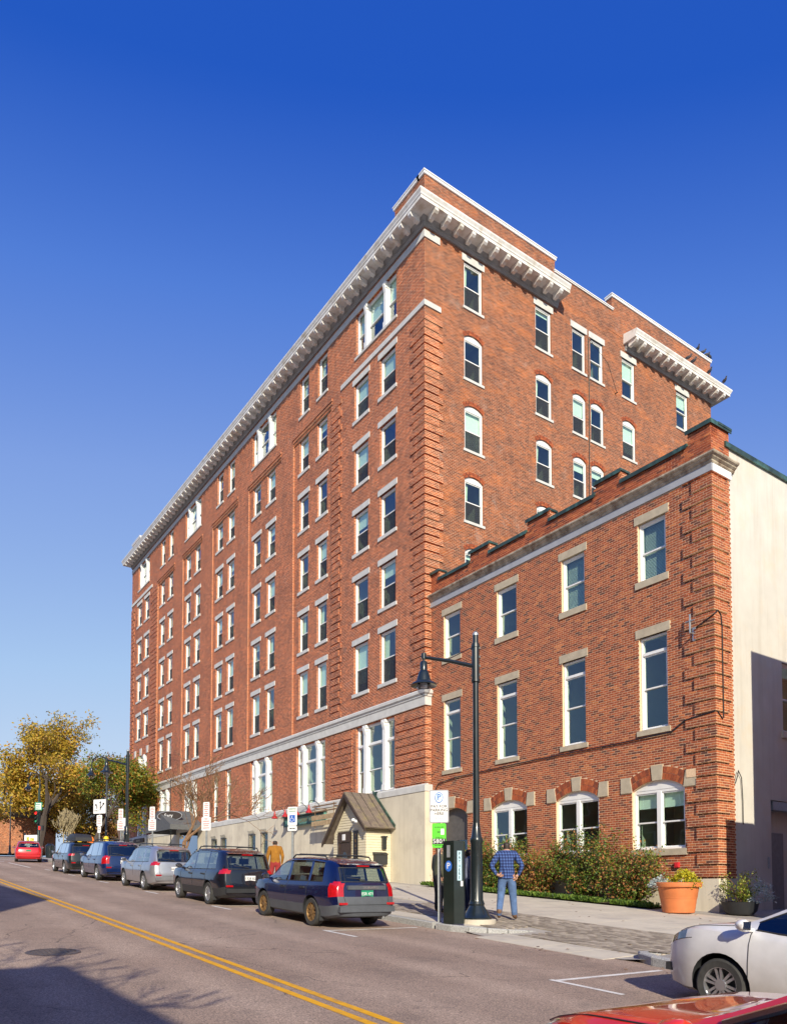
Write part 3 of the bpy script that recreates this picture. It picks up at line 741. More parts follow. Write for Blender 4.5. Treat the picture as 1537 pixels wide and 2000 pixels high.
mb = MB(); mb.add([(XL, FY, 0), (XL, YB, 0), (XL, YB, 31.2), (XL, FY, 31.2)], [(0,1,2,3)]); mb.add([(XL, YB, 0), (SX, YB, 0), (SX, YB, 31.3), (XL, YB, 31.3)], [(0,1,2,3)])
o = mb.build('rear_wall', M['brick_side'], main, recalc=False); o.location = -main.location
mb = MB(); mb.add([(XL, FY, 31.0), (SX, FY, 31.0), (SX, YB, 31.0), (XL, YB, 31.0)], [(0,1,2,3)])
o = mb.build('roof', M['roof'], main, recalc=False); o.location = -main.location
# quoins: brick blocks standing proud, alternately long and short
QH, QP = 0.30, 0.361
def quoin(x0, x1, z, face):
    mb = cached(('q', round(x1-x0, 2)), lambda: MB().box(0, x1-x0, -.055, .02, 0, QH).mesh('quoin', M['brick_front']))
    o = link('quoin', mb, main); place(o, main, x0, 0, z, face)
def lquoin(long, z):
    def f():
        m = MB(); d = 1.03 if long else .8; e = 1.0 if long else .77; p = .055
        poly = [(-d, -p), (p, -p), (p, e), (-.02, e), (-.02, .02), (-d, .02)]
        m.prism(poly, 0, QH, 'z'); return m.mesh('quoin', M['brick_front'])
    o = link('quoin', cached(('lq', long), f), main); place(o, main, SX, 0, z, 'F')
n = int((26.0 - 8.75) / QP)
for k in range(n):
    z = 8.78 + k*QP; lg = k % 2 == 0
    lquoin(lg, z)
    quoin(-34.45, -34.45 + (1.0 if lg else .78), z, 'F')
    quoin(-63.73 - (1.75 if lg else 1.35), -63.73 , z, 'F')
    quoin(XL-.03, XL + (1.0 if lg else .78), z, 'F')
for k in range(9):                                             # banded brick piers of the first storey
    z = 4.62 + k*QP
    for a, b in ((-34.4, -32.35), (-28.5, SX+.04), (-65.9, -63.9), (XL, -69.5)):
        o = link('banded_course', cached(('bc', round(b-a, 2)), lambda: MB().box(0, b-a, -.04, .02, 0, QH).mesh('banded_course', M['brick_front'])), main); place(o, main, a, 0, z, 'F')
    o = link('banded_course', cached('bcs', lambda: MB().box(0.001, .29, -.04, .02, 0, QH).mesh('banded_course', M['brick_front'])), main); place(o, main, FY, 0, z, 'S')
# belts
def belt(name, prof, x0, ret, mat):                            # profile (out, z) swept along the front with a mitred return on the side
    path = [((x0, FY), (0, -1)), ((SX, FY), (1, -1)), ((SX, FY+ret), (1, 0))]
    mb = MB(); nn = len(prof); vs = []
    for (bx, by), (dx, dy) in path:
        for o_, z in prof: vs.append((bx + dx*o_, by + dy*o_, z))
    fs = [(i*nn+j, (i+1)*nn+j, (i+1)*nn+(j+1) % nn, i*nn+(j+1) % nn) for i in range(2) for j in range(nn)] + [list(range(nn)), list(range(2*nn, 3*nn))[::-1]]
    mb.add(vs, fs); o = mb.build(name, mat, main); o.location = -main.location; return o
belt('lower_belt_course', [(-.05, 8.0), (.06, 8.0), (.06, 8.36), (.10, 8.40), (.10, 8.46), (.17, 8.52), (.17, 8.64), (.08, 8.72), (-.05, 8.72)], XL, .3, M['limestone'])
belt('lintel_band', [(-.03, 29.185), (.05, 29.185), (.05, 29.51), (-.03, 29.51)], XL, .85, M['limestone'])
for a, b in ((-33.5, None), (XL, -65.2)):
    prof = [(-.03, 26.03), (.06, 26.03), (.06, 26.27), (-.03, 26.27)]
    if b is None: belt('upper_belt_course', prof, a, .9, M['limestone'])
    else:
        mb = MB(); mb.box(a, b, -.06, .03, 26.03, 26.27); mpart('upper_belt_course', mb, M['limestone'])
# cornice with brackets
M['bed_grey'] = pm('grey_bed_mould', (.34, .335, .33), .65, var=.15, scale=3)
BP = [(0, 29.66), (.07, 29.66), (.07, 29.73), (.12, 29.78), (.12, 29.86), (.17, 29.93), (.22, 29.998), (0, 29.998)]
CP = [(0, 30.0), (.80, 30.0), (.80, 30.13), (.83, 30.16), (.84, 30.22), (.90, 30.33), (.90, 30.40), (0, 30.56)]
def cornice(path, name='cornice', CP=CP, mat=None):
    mb = MB(); nn = len(CP); vs = []
    for (bx, by), (dx, dy) in path:
        for o_, z in CP: vs.append((bx + dx*o_, by + dy*o_, z))
    m = len(path)
    fs = [(i*nn+j, (i+1)*nn+j, (i+1)*nn+(j+1) % nn, i*nn+(j+1) % nn) for i in range(m-1) for j in range(nn)] + [list(range(nn)), list(range((m-1)*nn, m*nn))[::-1]]
    mb.add(vs, fs); o = mb.build(name, mat or M['cornice'], main); o.location = -main.location; return o
cornice([((XL, FY+6), (-.55, 0)), ((XL, FY), (-.55, -1)), ((SX, FY), (1, -1)), ((SX, 28.6), (1, 0))])
cornice([((SX, 33.75), (1, 0)), ((SX, YB), (1, 1)), ((SX-4, YB), (0, 1))])
def bracket(x, face):
    def f():
        m = MB(); m.prism([(-.26, 29.995), (-.785, 29.995), (-.785, 29.88), (-.70, 29.80), (-.52, 29.80), (-.42, 29.74), (-.26, 29.74)], -.10, .10, 'x'); return m.mesh('bracket', M['cornice'])
    o = link('bracket', cached('brk', f), main); place(o, main, x, 0, 0, face)
x = SX - .1
while x > XL - .3: bracket(x, 'F'); x -= .72
y = FY + .1
while y < 28.55: bracket(y, 'S'); y += .72
y = 33.95
while y < YB + .3: bracket(y, 'S'); y += .69
for pth in ([((XL, FY+6), (-.55, 0)), ((XL, FY), (-.55, -1)), ((SX, FY), (1, -1)), ((SX, 28.5), (1, 0))], [((SX, 33.85), (1, 0)), ((SX, YB), (1, 1)), ((SX-4, YB), (0, 1))]):
    cornice(pth, 'bed_mould', BP, M['bed_grey'])
# parapets
def parapet(x0, x1, y0, y1, z1, cop=.12, z0=30.3):
    mb = MB(); mb.box(x0, x1, y0, y1, z0, z1); o = mb.build('parapet', M['brick_side'], main); o.location = -main.location
    mb = MB(); mb.box(x0-.06, x1+.06, y0-.06, y1+.06, z1, z1+cop); mb.box(x0-.09, x1+.09, y0-.09, y1+.09, z1+cop, z1+cop+.05)
    c = mb.build('coping', M['white'], o)
parapet(SX-.4, SX+.012, FY-.012, 28.35, 32.12); parapet(-28.6, SX-.4, FY-.012, FY+.35, 32.12)
parapet(-71.3, -69.0, FY-.012, FY+.35, 31.85)
parapet(SX-.35, SX+.006, 28.35, 32.8, 31.5, .06); parapet(SX-.35, SX+.012, 32.8, YB, 32.25)
# cement base with cap and basement windows
BW = [(-44.4, -43.5), (-42.62, -41.75), (-50.6, -49.75), (-48.9, -48.05)]
hb = [(a, b, 2.05, 3.34, 0) for a, b in BW]
mb = MB(); wall_mesh(mb, XL-.1, SX+.12, -1.2, 4.2, hb, -.12, .2)
mb.add([(SX+.12, -.12, -1.2), (SX+.12, .35, -1.2), (SX+.12, .35, 4.2), (SX+.12, -.12, 4.2)], [(0,1,2,3)])
mb.box(XL-.1, SX+.12, -.11, .02, 4.2, 4.201)
mpart('cement_base', mb, M['cement'], recalc=False)
mb = MB(); mb.prism([(-.15, 4.203), (-.15, 4.46), (.0, 4.55), (.05, 4.55), (.05, 4.203)], XL-.12, SX+.15, 'x'); mb.box(SX+.0, SX+.14, .05, .29, 4.203, 4.5)
mpart('base_cap', mb, M['limestone'])
for xj in (-38.4, -33.9, -47.0, -58.5, -63.5):
    mb = MB(); mb.box(xj-.02, xj+.02, -.128, -.11, hs(xj, 20)-.1, 4.2); mpart('joint_cover', mb, M['stucco'])
for a, b in BW:
    w = b-a
    o = link('basement_window', box_m('basement_window', w, 1.29, .05, .1, M['white']), main); place(o, main, (a+b)/2, 0, 2.05, 'F')
    sub('pane', quad_m('pane', w-.12, 1.15, -.0, M['glass']), o, (0, 0, .07)); sub('void', quad_m('void', w-.12, 1.15, .03, M['dark']), o, (0, 0, .07))
    mb = MB()
    for i in range(7):
        x = -w/2 + .06 + i*(w-.12)/6; mb.tube([(x, -.2, -.15), (x, -.2, 1.35), (x, -.26, 1.5)], .012, 5)
    for z in (.0, .6, 1.25): mb.tube([(-w/2, -.2, z), (w/2, -.2, z)], .012, 5)
    for s in (-1, 1):
        for z in (.0, 1.25): mb.tube([(s*w/2, -.2, z), (s*w/2, -.02, z)], .012, 5)
    mb.build('window_grille', M['black_iron'], o)
# the little gabled entrance porch
def porch():
    gz = hs(-30.2, 19.2) - .1
    x0, x1, yf, yb = -31.62, -28.75, 18.5, 19.86
    rx, rzz = -30.19, 4.38
    eR, eL = (-28.42, 2.66), (-32.25, 2.12)
    base = MB()
    base.box(x0+.03, x1-.03, yf+.03, yb, gz, 2.55)
    base.prism([(x0+.03, 2.55), (x1-.03, 2.55), (rx, 4.2)], yf+.03, yb, 'y')
    pc = base.build('entrance_porch', M['clap'], main); pc.location = -main.location
    mb = MB(); z = gz
    while z < 4.15:
        # front boards follow the gable
        def xr(zz): return x1 if zz < 2.55 else lerp(x1, rx, (zz-2.55)/1.7)
        def xl(zz): return x0 if zz < 2.3 else lerp(x0, rx, (zz-2.3)/1.95)
        a, b = xl(z+.1), xr(z+.1)
        if b - a > .1: mb.prism([(yf+.03, z), (yf-.002, z), (yf+.02, z+.118), (yf+.03, z+.118)], a, b, 'x')
        if z < 2.5: mb.prism([(x1-.03, z), (x1+.002, z), (x1-.02, z+.118), (x1-.03, z+.118)], yf+.03, yb, 'y')
        z += .12
    cl = mb.build('clapboards', M['clap'], pc)
    mb = MB()
    t = .07
    for (ex, ez) in (eR, eL):
        d = Vector((ex-rx, ez-rzz)); nrm = Vector((-d.y, d.x)).normalized() * t
        if nrm.y < 0: nrm = -nrm
        mb.prism([(rx, rzz), (ex, ez), (ex+nrm.x, ez+nrm.y), (rx+ (0), rzz+t*1.2)], yf-.28, yb+.02, 'y')
    rf = mb.build('porch_roof', M['shingle'], pc)
    mb = MB()
    for (ex, ez) in (eR, eL):
        d = Vector((ex-rx, ez-rzz)); 
        for q in (.34, .66):
            pass
    for yy in (yf+.1, yf+.55, yf+1.0):
        for (ex, ez) in (eR,):
            mb.tube([(rx+.02, yy, rzz+.09), (ex, yy, ez+.085)], .018, 5)
    mb.build('roof_seam', M['bark_dark'], pc)
    mb = MB()
    for (ex, ez) in (eR, eL):
        mb.prism([(rx, rzz-.0), (ex, ez), (ex, ez-.16), (rx, rzz-.2)], yf-.3, yf-.24, 'y')
    mb.build('barge_board', M['wood_dark'], pc)
    mb = MB(); mb.prism([(yb-.02, 4.55), (yb+.03, 4.55), (yb+.03, 4.3), (yb-.02, 4.3)], rx, rx+.3, 'x')
    d = Vector((eR[0]-rx, eR[1]-rzz)); mb.prism([(rx, rzz+.07), (eR[0]+.02, eR[1]+.07), (eR[0]+.06, eR[1]+.2), (rx, rzz+.24)], yb-.06, yb+.0, 'y')
    mb.build('copper_flashing', M['copper'], pc)
    # door, transom board with the number plate, side panel with upright letters
    dx0, dx1 = -30.95, -30.0
    mb = MB(); mb.box(dx0, dx1, yf-.05, yf+.02, gz+.1, 2.1); dr = mb.build('door', M['wood_dark'], pc)
    mb = MB(); ring(mb, dx0-.1, dx1+.1, gz+.1, 2.62, .1, yf-.09, yf-.05); mb.box(dx0-.1, dx1+.1, yf-.1, yf-.05, 2.14, 2.6); mb.build('door_frame', M['wood_dark'], pc)
    mb = MB(); mb.lathe([(.0, 0), (.17, 0)], (0, 0, 0), 16, cap=False); 
    mb = MB(); mb.prism([(.2*math.cos(i*.524)-30.47, 1.42+.26*math.sin(i*.524)) for i in range(12)], yf-.065, yf-.05, 'y'); mb.build('door_light', M['glass'], pc)
    mb = MB(); mb.box(-30.62, -30.36, yf-.115, yf-.1, 2.22, 2.5); mb.build('number_plate', M['sign_white'], pc)
    mb = MB(); mb.box(-29.72, -29.38, yf-.05, yf-.02, .7, 2.62); mb.build('letter_board', M['sign_black'], pc)
    for i, ch in enumerate('TRATTORI'):
        txt(ch, .22, (-29.55, yf-.052, 2.38 - i*.235), M['gold'], pc, 'letter', rz=0)
    # lantern, mailbox on the side wall
    mb = MB(); mb.box(x1, x1+.12, 19.35, 19.55, 1.75, 2.3); mb.box(x1, x1+.16, 19.31, 19.59, 2.3, 2.36); mb.build('wall_lantern', M['black_iron'], pc)
    mb = MB(); mb.box(x1+.01, x1+.2, 18.9, 19.55, 1.05, 1.5); mb.prism([(x1, 1.5), (x1+.24, 1.5), (x1+.01, 1.62)], 18.86, 19.6, 'y'); mb.build('mailbox', M['plastic'], pc)
    for xx in (-29.9,):
        mb = MB(); mb.lathe([(.03, 0), (.1, .04), (.11, .1), (.05, .16)], (xx+.5, yf-.25, 3.0), 10); mb.lathe([(.03, 0), (.1, .04), (.11, .1), (.05, .16)], (xx+.75, yf-.25, 2.92), 10); mb.box(xx+.45, xx+.8, yf-.2, yf, 3.06, 3.1)
        mb.build('flood_light', M['white'], pc)
    # wooden pergola bars at the left of the gable
    mb = MB()
    for k in range(3): mb.box(-33.4, -30.6, yf-.1+k*.0, yf-.03, 3.08+k*.27, 3.18+k*.27)
    return pc
def txt(s, size, loc, mat, parent, name='lettering', rz=0.0, ext=0.003, face='F', align='CENTER', sx=1.0, rx=math.pi/2):
    cu = bpy.data.curves.new('t', 'FONT'); cu.body = s; cu.size = size; cu.extrude = ext; cu.align_x = align; cu.align_y = 'CENTER'; cu.resolution_u = 2
    ob = bpy.data.objects.new('t', cu); col.objects.link(ob)
    dg = bpy.context.evaluated_depsgraph_get()
    me = bpy.data.meshes.new_from_object(ob.evaluated_get(dg)); me.name = name
    bpy.data.objects.remove(ob); bpy.data.curves.remove(cu)
    me.materials.clear(); me.materials.append(mat)
    o = bpy.data.objects.new(name, me); col.objects.link(o)
    if parent is not None: o.parent = parent
    o.location = loc; o.rotation_euler = (rx, 0, rz); o.scale = (sx, 1, 1)
    return o
porch()
# wires on the side wall
mb = MB(); mb.tube([(SX+.03, 30.84, 29.1), (SX+.03, 30.86, 26.5), (SX+.04, 30.84, 24), (SX+.03, 30.8, 20.5), (SX+.05, 30.86, 17), (SX+.03, 30.82, 13.5)], .022, 5)
mb.tube([(SX+.03, 30.84, 29.1), (SX+.35, 32.0, 28.0), (SX+.12, 33.0, 26.9)], .012, 5); mb.tube([(SX, 33.0, 26.9), (SX+.18, 33.0, 26.9)], .03, 6)
o = mb.build('cable', M['sign_black'], main); o.location = -main.location

# ---------------------------------------------------------------- the low brick building
FY, SX = 20.3, -12.74
LX0 = -26.29
low = thing('brick_building', 'low three-storey brick building with stepped parapet and arched ground floor windows', 'building', (SX, FY, -0.8))
def lpart(name, mb, mat, face='F', parent=None, **kw):
    o = mb.build(name, mat, parent or low, **kw)
    if parent is None: place(o, low, 0, 0, 0, face)
    return o
CB = 0.27; CH = 0.0747
TOPW = [(-15.47, -14.2), (-18.75, -17.46), (-22.14, -20.81), (-25.48, -24.16)]
ARW = [(-22.38, -20.44), (-18.97, -17.06), (-15.69, -13.78)]
DOOR = (-25.8, -23.86)
SPR, RISE = 3.07, 0.30
lh = []
for a, b in TOPW: lh.append((a+.12, b-.12, 9.82, 11.72, 0)); lh.append((a+.12, b-.12, 5.0, 8.0, 0))
for a, b in ARW: lh.append((a, b, 1.2, SPR+RISE, RISE))
lh.append((*DOOR, -.75, SPR+RISE, RISE))
mb = MB(); wall_mesh(mb, LX0, SX, -1.3, 12.4, lh, 0.0, .25); lpart('front_wall', mb, M['brick_bed'], recalc=False)
mb = MB(); wall_mesh(mb, FY, 21.25, -1.3, 12.4, [], 0.0, .25); lpart('corner_pier_wall', mb, M['brick_bed'], 'S', recalc=False)
# brick skin, real bricks with recessed joints; openings, arches, lintels and stones are left free
def arch_half(a, b, z, t):
    w = b - a; r = (w*w/4 + RISE*RISE)/(2*RISE); cz = SPR + RISE - r; rr = r + t
    if z <= cz: return None
    s = rr*rr - (z-cz)**2
    return math.sqrt(s) if s > 0 else None
def free(z0, z1):
    zc = (z0+z1)/2; iv = []
    for a, b in TOPW:
        for (l0, l1, w0, w1, s0, s1) in ((11.72, 11.99, 9.82, 11.72, 9.6, 9.82), (8.0, 8.28, 5.0, 8.0, 4.83, 5.0)):
            if l0 < zc < l1: iv.append((a, b))
            elif w0 < zc < w1: iv.append((a+.12, b-.12))
            elif s0 < zc < s1: iv.append((a+.02, b-.02))
    for (a, b) in ARW + [DOOR]:
        if zc < SPR:
            if zc > (1.2 if (a, b) != DOOR else -9): iv.append((a, b))
            elif zc > 1.0 and (a, b) != DOOR: iv.append((a-.02, b+.06))
        if 3.05 < zc < 3.56: iv.append((a-.43, a+.02)); iv.append((b-.02, b+.42))
        if zc >= SPR and zc < SPR + RISE + .44:
            h = arch_half(a, b, zc, .43)
            c = (a+b)/2
            if h: iv.append((c - min(h, (b-a)/2+.14), c + min(h, (b-a)/2+.14)))
        if 3.36 < zc < 3.84: c = (a+b)/2; iv.append((c-.22, c+.22))
    iv.sort(); return iv
singles = []; skin = MB()
def put_brick(x0, x1, z0, z1, out, face, t):
    g = .005
    if x1 - x0 < .035: return
    full = (x1 - x0) > .19
    if face == 'F':
        singles.append((x1, z0, x0, x1, z1, out, face, t)) if (full and x1 < SX - .01 and x0 > -14.9 and z0 < 4.6) else emit(skin, x0, x1, z0, z1, out, face, t)
    else:
        emit(skin, x0, x1, z0, z1, out, face, t)
def emit(mb, x0, x1, z0, z1, out, face, t):
    g = .0085; x0 += g; x1 -= g; z0 += g; z1 -= g
    v = [(x0, 0), (x1, 0), (x1, -out), (x0, -out)]
    def W(u, y, z): return (u, FY + y, z) if face == 'F' else (SX - y, u, z)
    vs = [W(u, y, z0) for u, y in v] + [W(u, y, z1) for u, y in v]
    mb.add(vs, [(0,1,2,3), (7,6,5,4), (3,2,6,7), (2,1,5,6), (0,3,7,4)], t)
nc = int((12.33 - CB)/CH)
for i in range(nc + 14):
    par = i >= nc
    z0 = CB + i*CH if not par else 12.84 + (i-nc)*CH
    z1 = z0 + CH
    if par and z1 > 13.84: continue
    rr = random.Random(100 + i)
    blk = i % 10; long = blk < 5; gap = (blk % 5 == 0)
    qx = -13.69 if long else -13.37
    qy = 21.12 if long else 20.95
    iv = free(z0, z1) if not par else []
    x = SX - (.0 if i % 2 else .11)
    edges = []
    if i % 2 == 0: edges.append((SX-.11, SX))
    while x > LX0:
        edges.append((max(x-.22, LX0), x)); x -= .22
    for a, b in edges:
        if par:
            merl = any(m0 < (a+b)/2 < m1 for m0, m1 in ((-13.49, SX), (-17.05, -16.0), (-20.31, -19.21), (-23.62, -22.45), (LX0, -25.7)))
            if z1 > 13.44 and not merl: continue
        segs = [(a, b)]
        for h0, h1 in iv:
            ns = []
            for s0, s1 in segs:
                if h1 <= s0 or h0 >= s1: ns.append((s0, s1)); continue
                if h0 > s0: ns.append((s0, h0))
                if h1 < s1: ns.append((h1, s1))
            segs = ns
        if not par: segs = [u for s0, s1 in segs for u in ([(s0, qx), (qx, s1)] if s0 < qx - .02 and s1 > qx + .02 else [(s0, s1)])]
        for s0, s1 in segs:
            t = min(1, max(0, rr.gauss(.52, .22))); t = rr.uniform(0, .15) if rr.random() < .07 else t
            q = (s0+s1)/2 > qx and not par
            o = .065 if q else .006
            zz = z0 + (.05 if (q and gap) else 0)
            if q and gap: emit(skin, s0, s1, z0 - .004, z0 + .056, .004, 'F', 0.0)  # darkest tone fills the quoin gap: its shade line is painted in
            put_brick(s0, s1 + (o + .006 if s1 >= SX - .001 else 0), zz, z1, o, 'F', t)
    # side return with a toothed inner edge
    y = FY + (.0 if i % 2 else -.11); lim = 21.25 + (.025 if i % 2 else -.025)
    if par: lim = 21.25
    while y < lim - .03:
        a, b = max(y, FY), min(y+.22, lim)
        t = min(1, max(0, rr.gauss(.62, .2)))
        for a, b in ([(a, qy), (qy, b)] if (not par and a < qy - .02 and b > qy + .02) else [(a, b)]):
          q = (a+b)/2 < qy and not par
          if q and gap: emit(skin, a, b, z0 - .004, z0 + .056, .004, 'S', 0.0)  # side return gap likewise, shade put into the brick tone
          put_brick(a, b, z0 + (.05 if (q and gap) else 0), z1, .065 if q else .006, 'S', t)
        y += .22
mb = MB(); i = 0
while i < nc:                                                     # mortar core of each projecting quoin block
    z0 = CB + i*CH + .052; z1 = CB + (i+5)*CH - .004; long = (i % 10) < 5
    if z1 < 12.32:
        o_ = .059; mb.prism([((-13.69 if long else -13.37) + .006, FY - o_), (SX + o_, FY - o_), (SX + o_, (21.12 if long else 20.95) - .012), (SX - .01, (21.12 if long else 20.95) - .012), (SX - .01, FY + .01), ((-13.69 if long else -13.37) + .006, FY + .01)], z0, z1, 'z')
    i += 5
o = mb.build('quoin_core', M['brick_bed'], low); o.location = -low.location; o['kind'] = 'stuff'
singles.sort(key=lambda s: (-s[0] + s[1]*.35))
for s in singles[300:]: emit(skin, s[2], s[3], s[1], s[4], s[5], s[6], s[7])
def brick_single(w, k, out):
    def f():
        m = MB(); g = .0085; m.box(g, w-g, -out, 0, g, CH-g, k/7.0); return m.mesh('brick', M['brick'], attr=True)
    return cached(('bk', round(w, 3), k, out), f)
for s in singles[:300]:
    o = link('brick', brick_single(s[3]-s[2], int(s[7]*7), s[5]), low); place(o, low, s[2], 0, s[1], 'F')
    o.scale[2] = (s[4]-s[1])/CH
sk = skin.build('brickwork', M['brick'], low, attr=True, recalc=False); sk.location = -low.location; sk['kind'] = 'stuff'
# corner bricks turn the projecting quoins round the angle: narrow closers
# windows
for a, b in TOPW:
    w = b-a-.24; c = (a+b)/2
    dh_window(low, low, c, 9.82, w, 1.9, 0, 'F', 0, .09, .5, (.24, .27, .03, 0), (.2, .22, .05), blind='r' if c < -20 else ('v', 1), screen=False, lmat=M['sandstone'])
    dh_window(low, low, c, 5.0, w, 3.0, 0, 'F', 0, .09, .55, (.24, .28, .03, 0), (.2, .17, .05), blind=None, screen=False, lmat=M['sandstone'], transom=.42)
def stone(name, poly, x, z, parent=low):
    mb = MB(); mb.prism(poly, -.045, .01, 'y'); o = mb.build(name, M['sandstone'], parent); place(o, low, x, 0, z, 'F')
for a, b in ARW + [DOOR]:
    c = (a+b)/2
    stone('keystone', [(-.17, 0), (.17, 0), (.215, .47), (-.215, .47)], c, 3.36)
    stone('impost_stone', [(-.42, 0), (.02, 0), (-.06, .5), (-.42, .5)], a, 3.06)
    stone('impost_stone', [(-.02, 0), (.41, 0), (.41, .5), (.06, .5)], b, 3.06)
for a, b in ARW:
    w = b-a; h = SPR+RISE-1.2; rec = .09
    o = link('window', frame_m(w, h, RISE, rec), low); place(o, low, (a+b)/2, 0, 1.2, 'F')
    sub('mullion', box_m('mullion', .15, SPR-1.2-.1, rec-.03, rec+.13, M['white']), o, (0, 0, .05))
    ww = (w - .15 - .15)/2
    for s in (-1, 1): sash_set(o, ww, h-RISE-.135, .06, rec, .47, ('b', .28) if a > -16 else None, False, s*(ww/2+.075))
    sub('interior', room_m(w+.6, h+.3, 2.6, rec+.2), o)
    sub('sill', box_m('sill', w+.1, .2, -.06, rec+.05, M['sandstone']), o, (.02, 0, -.2))
    arch_bricks(o, w, SPR-1.2, RISE, .42, 22, 0, 'L')
# arched doorway
a, b = DOOR; w = b-a; c = (a+b)/2; z0 = hs(c, 20.2)
mb = MB(); zs = SPR
P = arch_pts(w, SPR, RISE); mb.prism([(w/2, 2.1), (w/2, SPR)] + [(px, pz) for px, pz in P[::-1][1:-1]] + [(-w/2, SPR), (-w/2, 2.1)], .22, .27, 'y')
ring(mb, -w/2, w/2, z0-.1, 2.1, .1, .2, .3); mb.box(-.05, .05, .2, .3, z0-.1, 2.0)
o = mb.build('doorway', pm('grey_door_paint', (0.10, 0.095, 0.09), .5), low); place(o, low, c, 0, 0, 'F')
for s in (-1, 1): sub('pane', quad_m('pane', w/2-.15, 2.0-z0, .25, M['glass']), o, (s*(w/4-.02), 0, z0+.03))
sub('interior', quad_m('interior', w, 3.2, .9, M['dark']), o, (0, 0, z0-.2))
arch_bricks(o, w, SPR, RISE, .42, 22, 0, 'L')
mb = MB(); mb.box(-.16, .16, .17, .2, 1.05, 1.45); mb.build('notice', M['sign_black'], o)
# frieze, cornice and parapet coping
mb = MB(); mb.box(LX0, SX+.05, -.05, .02, 12.33, 12.56); lpart('frieze', mb, M['lead'])
mb = MB(); mb.box(SX-.02, SX+.055, .02, .98, 12.33, 12.56); lpart('frieze', mb, M['white'])
LP = [(0, 12.562), (.06, 12.562), (.09, 12.60), (.09, 12.63), (.16, 12.68), (.17, 12.71), (.23, 12.74), (.25, 12.77), (.25, 12.81), (0, 12.87)]
path = [((LX0+.05, FY), (0, -1)), ((SX, FY), (1, -1)), ((SX, 21.4), (1, 0))]
mb = MB(); nn = len(LP); vs = [(bx+dx*o_, by+dy*o_, z) for (bx, by), (dx, dy) in path for o_, z in LP]
mb.add(vs, [(i*nn+j, (i+1)*nn+j, (i+1)*nn+(j+1) % nn, i*nn+(j+1) % nn) for i in range(2) for j in range(nn)] + [list(range(nn)), list(range(2*nn, 3*nn))[::-1]])
o = mb.build('cornice', M['stone_rust'], low); o.location = -low.location
mb = MB(); wall_mesh(mb, LX0, SX, 12.5, 13.44, [], 0, .2); 
for m0, m1 in ((-13.49, SX), (-17.05, -16.0), (-20.31, -19.21), (-23.62, -22.45), (LX0, -25.7)): mb.box(m0, m1, 0, .35, 13.4, 13.83)
mb.box(SX-.35, SX, .02, .95, 12.5, 13.83); mb.box(LX0, SX-.36, .3, .32, 12.5, 13.44)
lpart('parapet', mb, M['brick_front'])
xs = [(-13.49, SX, 1), (-16.0, -13.49, 0), (-17.05, -16.0, 1), (-19.21, -17.05, 0), (-20.31, -19.21, 1), (-22.45, -20.31, 0), (-23.62, -22.45, 1), (-25.7, -23.62, 0), (LX0, -25.7, 1)]
for i, (a, b, hi) in enumerate(xs):
    z = 13.83 if hi else 13.44; e = .05 if hi else 0
    mb = MB(); mb.box(a-e, b+e, -.07, .42, z, z+.07); mb.box(a-e, b+e, -.085, -.07, z-.07, z+.06)
    if i == 0: mb.box(SX-.36, SX+.085, .3, 1.0, z+.001, z+.071); mb.box(SX+.051, SX+.07, -.07, 1.0, z-.07, z+.06)
    lpart('coping', mb, M['copper'])
# cement foot and the stucco flank
mb = MB(); mb.box(LX0, SX+.06, -.06, .02, -1.3, CB-.002); mb.box(SX, SX+.06, .02, .96, -1.3, CB-.002); lpart('cement_foot', mb, M['cement'])
W0, W1 = 24.08, 25.2
mb = MB(); wall_mesh(mb, 21.1, 36, -1.3, 13.3, [(W0, W1, 5.0, 7.25, 0), (23.25, 25.9, -.7, 2.75, 0)], .015, .3); lpart('stucco_wall', mb, M['stucco'], 'S', recalc=False)
dh_window(low, low, (W0+W1)/2, 5.0, W1-W0, 2.25, .015, 'S', 0, .08, .5, None, (.2, .2, .06), blind=None, screen=False, lmat=M['cement'])
mb = MB(); mb.box(23.25, 25.9, .3, .34, -.9, 2.75); dn = lpart('alley_recess', mb, M['stucco'], 'S')
mb = MB(); mb.box(23.35, 24.4, .26, .3, -.75, 1.75); dn2 = mb.build('alley_door', pm('grey_steel_door', (.22, .2, .19), .5), low); place(dn2, low, 0, 0, 0, 'S')
mb = MB(); mb.box(23.4, 25.9, .02, .28, 2.45, 2.72); mb.build('pipe', M['steel'], dn)
mb = MB(); mb.box(23.0, 23.1, -.02, .0, .6, .95); o = lpart('switch_box', mb, M['steel'], 'S')
mb = MB(); mb.box(21.0, 36, -.06, .4, 13.3, 13.46); lpart('flank_coping', mb, M['copper'], 'S')
mb = MB(); mb.add([(LX0, FY+.2, 12.8), (SX-.1, FY+.2, 12.8), (SX-.1, 36, 12.8), (LX0, 36, 12.8)], [(0,1,2,3)]); mb.add([(LX0, 36, -1), (SX, 36, -1), (SX, 36, 13.3), (LX0, 36, 13.3)], [(0,1,2,3)])
o = mb.build('roof', M['roof'], low, recalc=False); o.location = -low.location
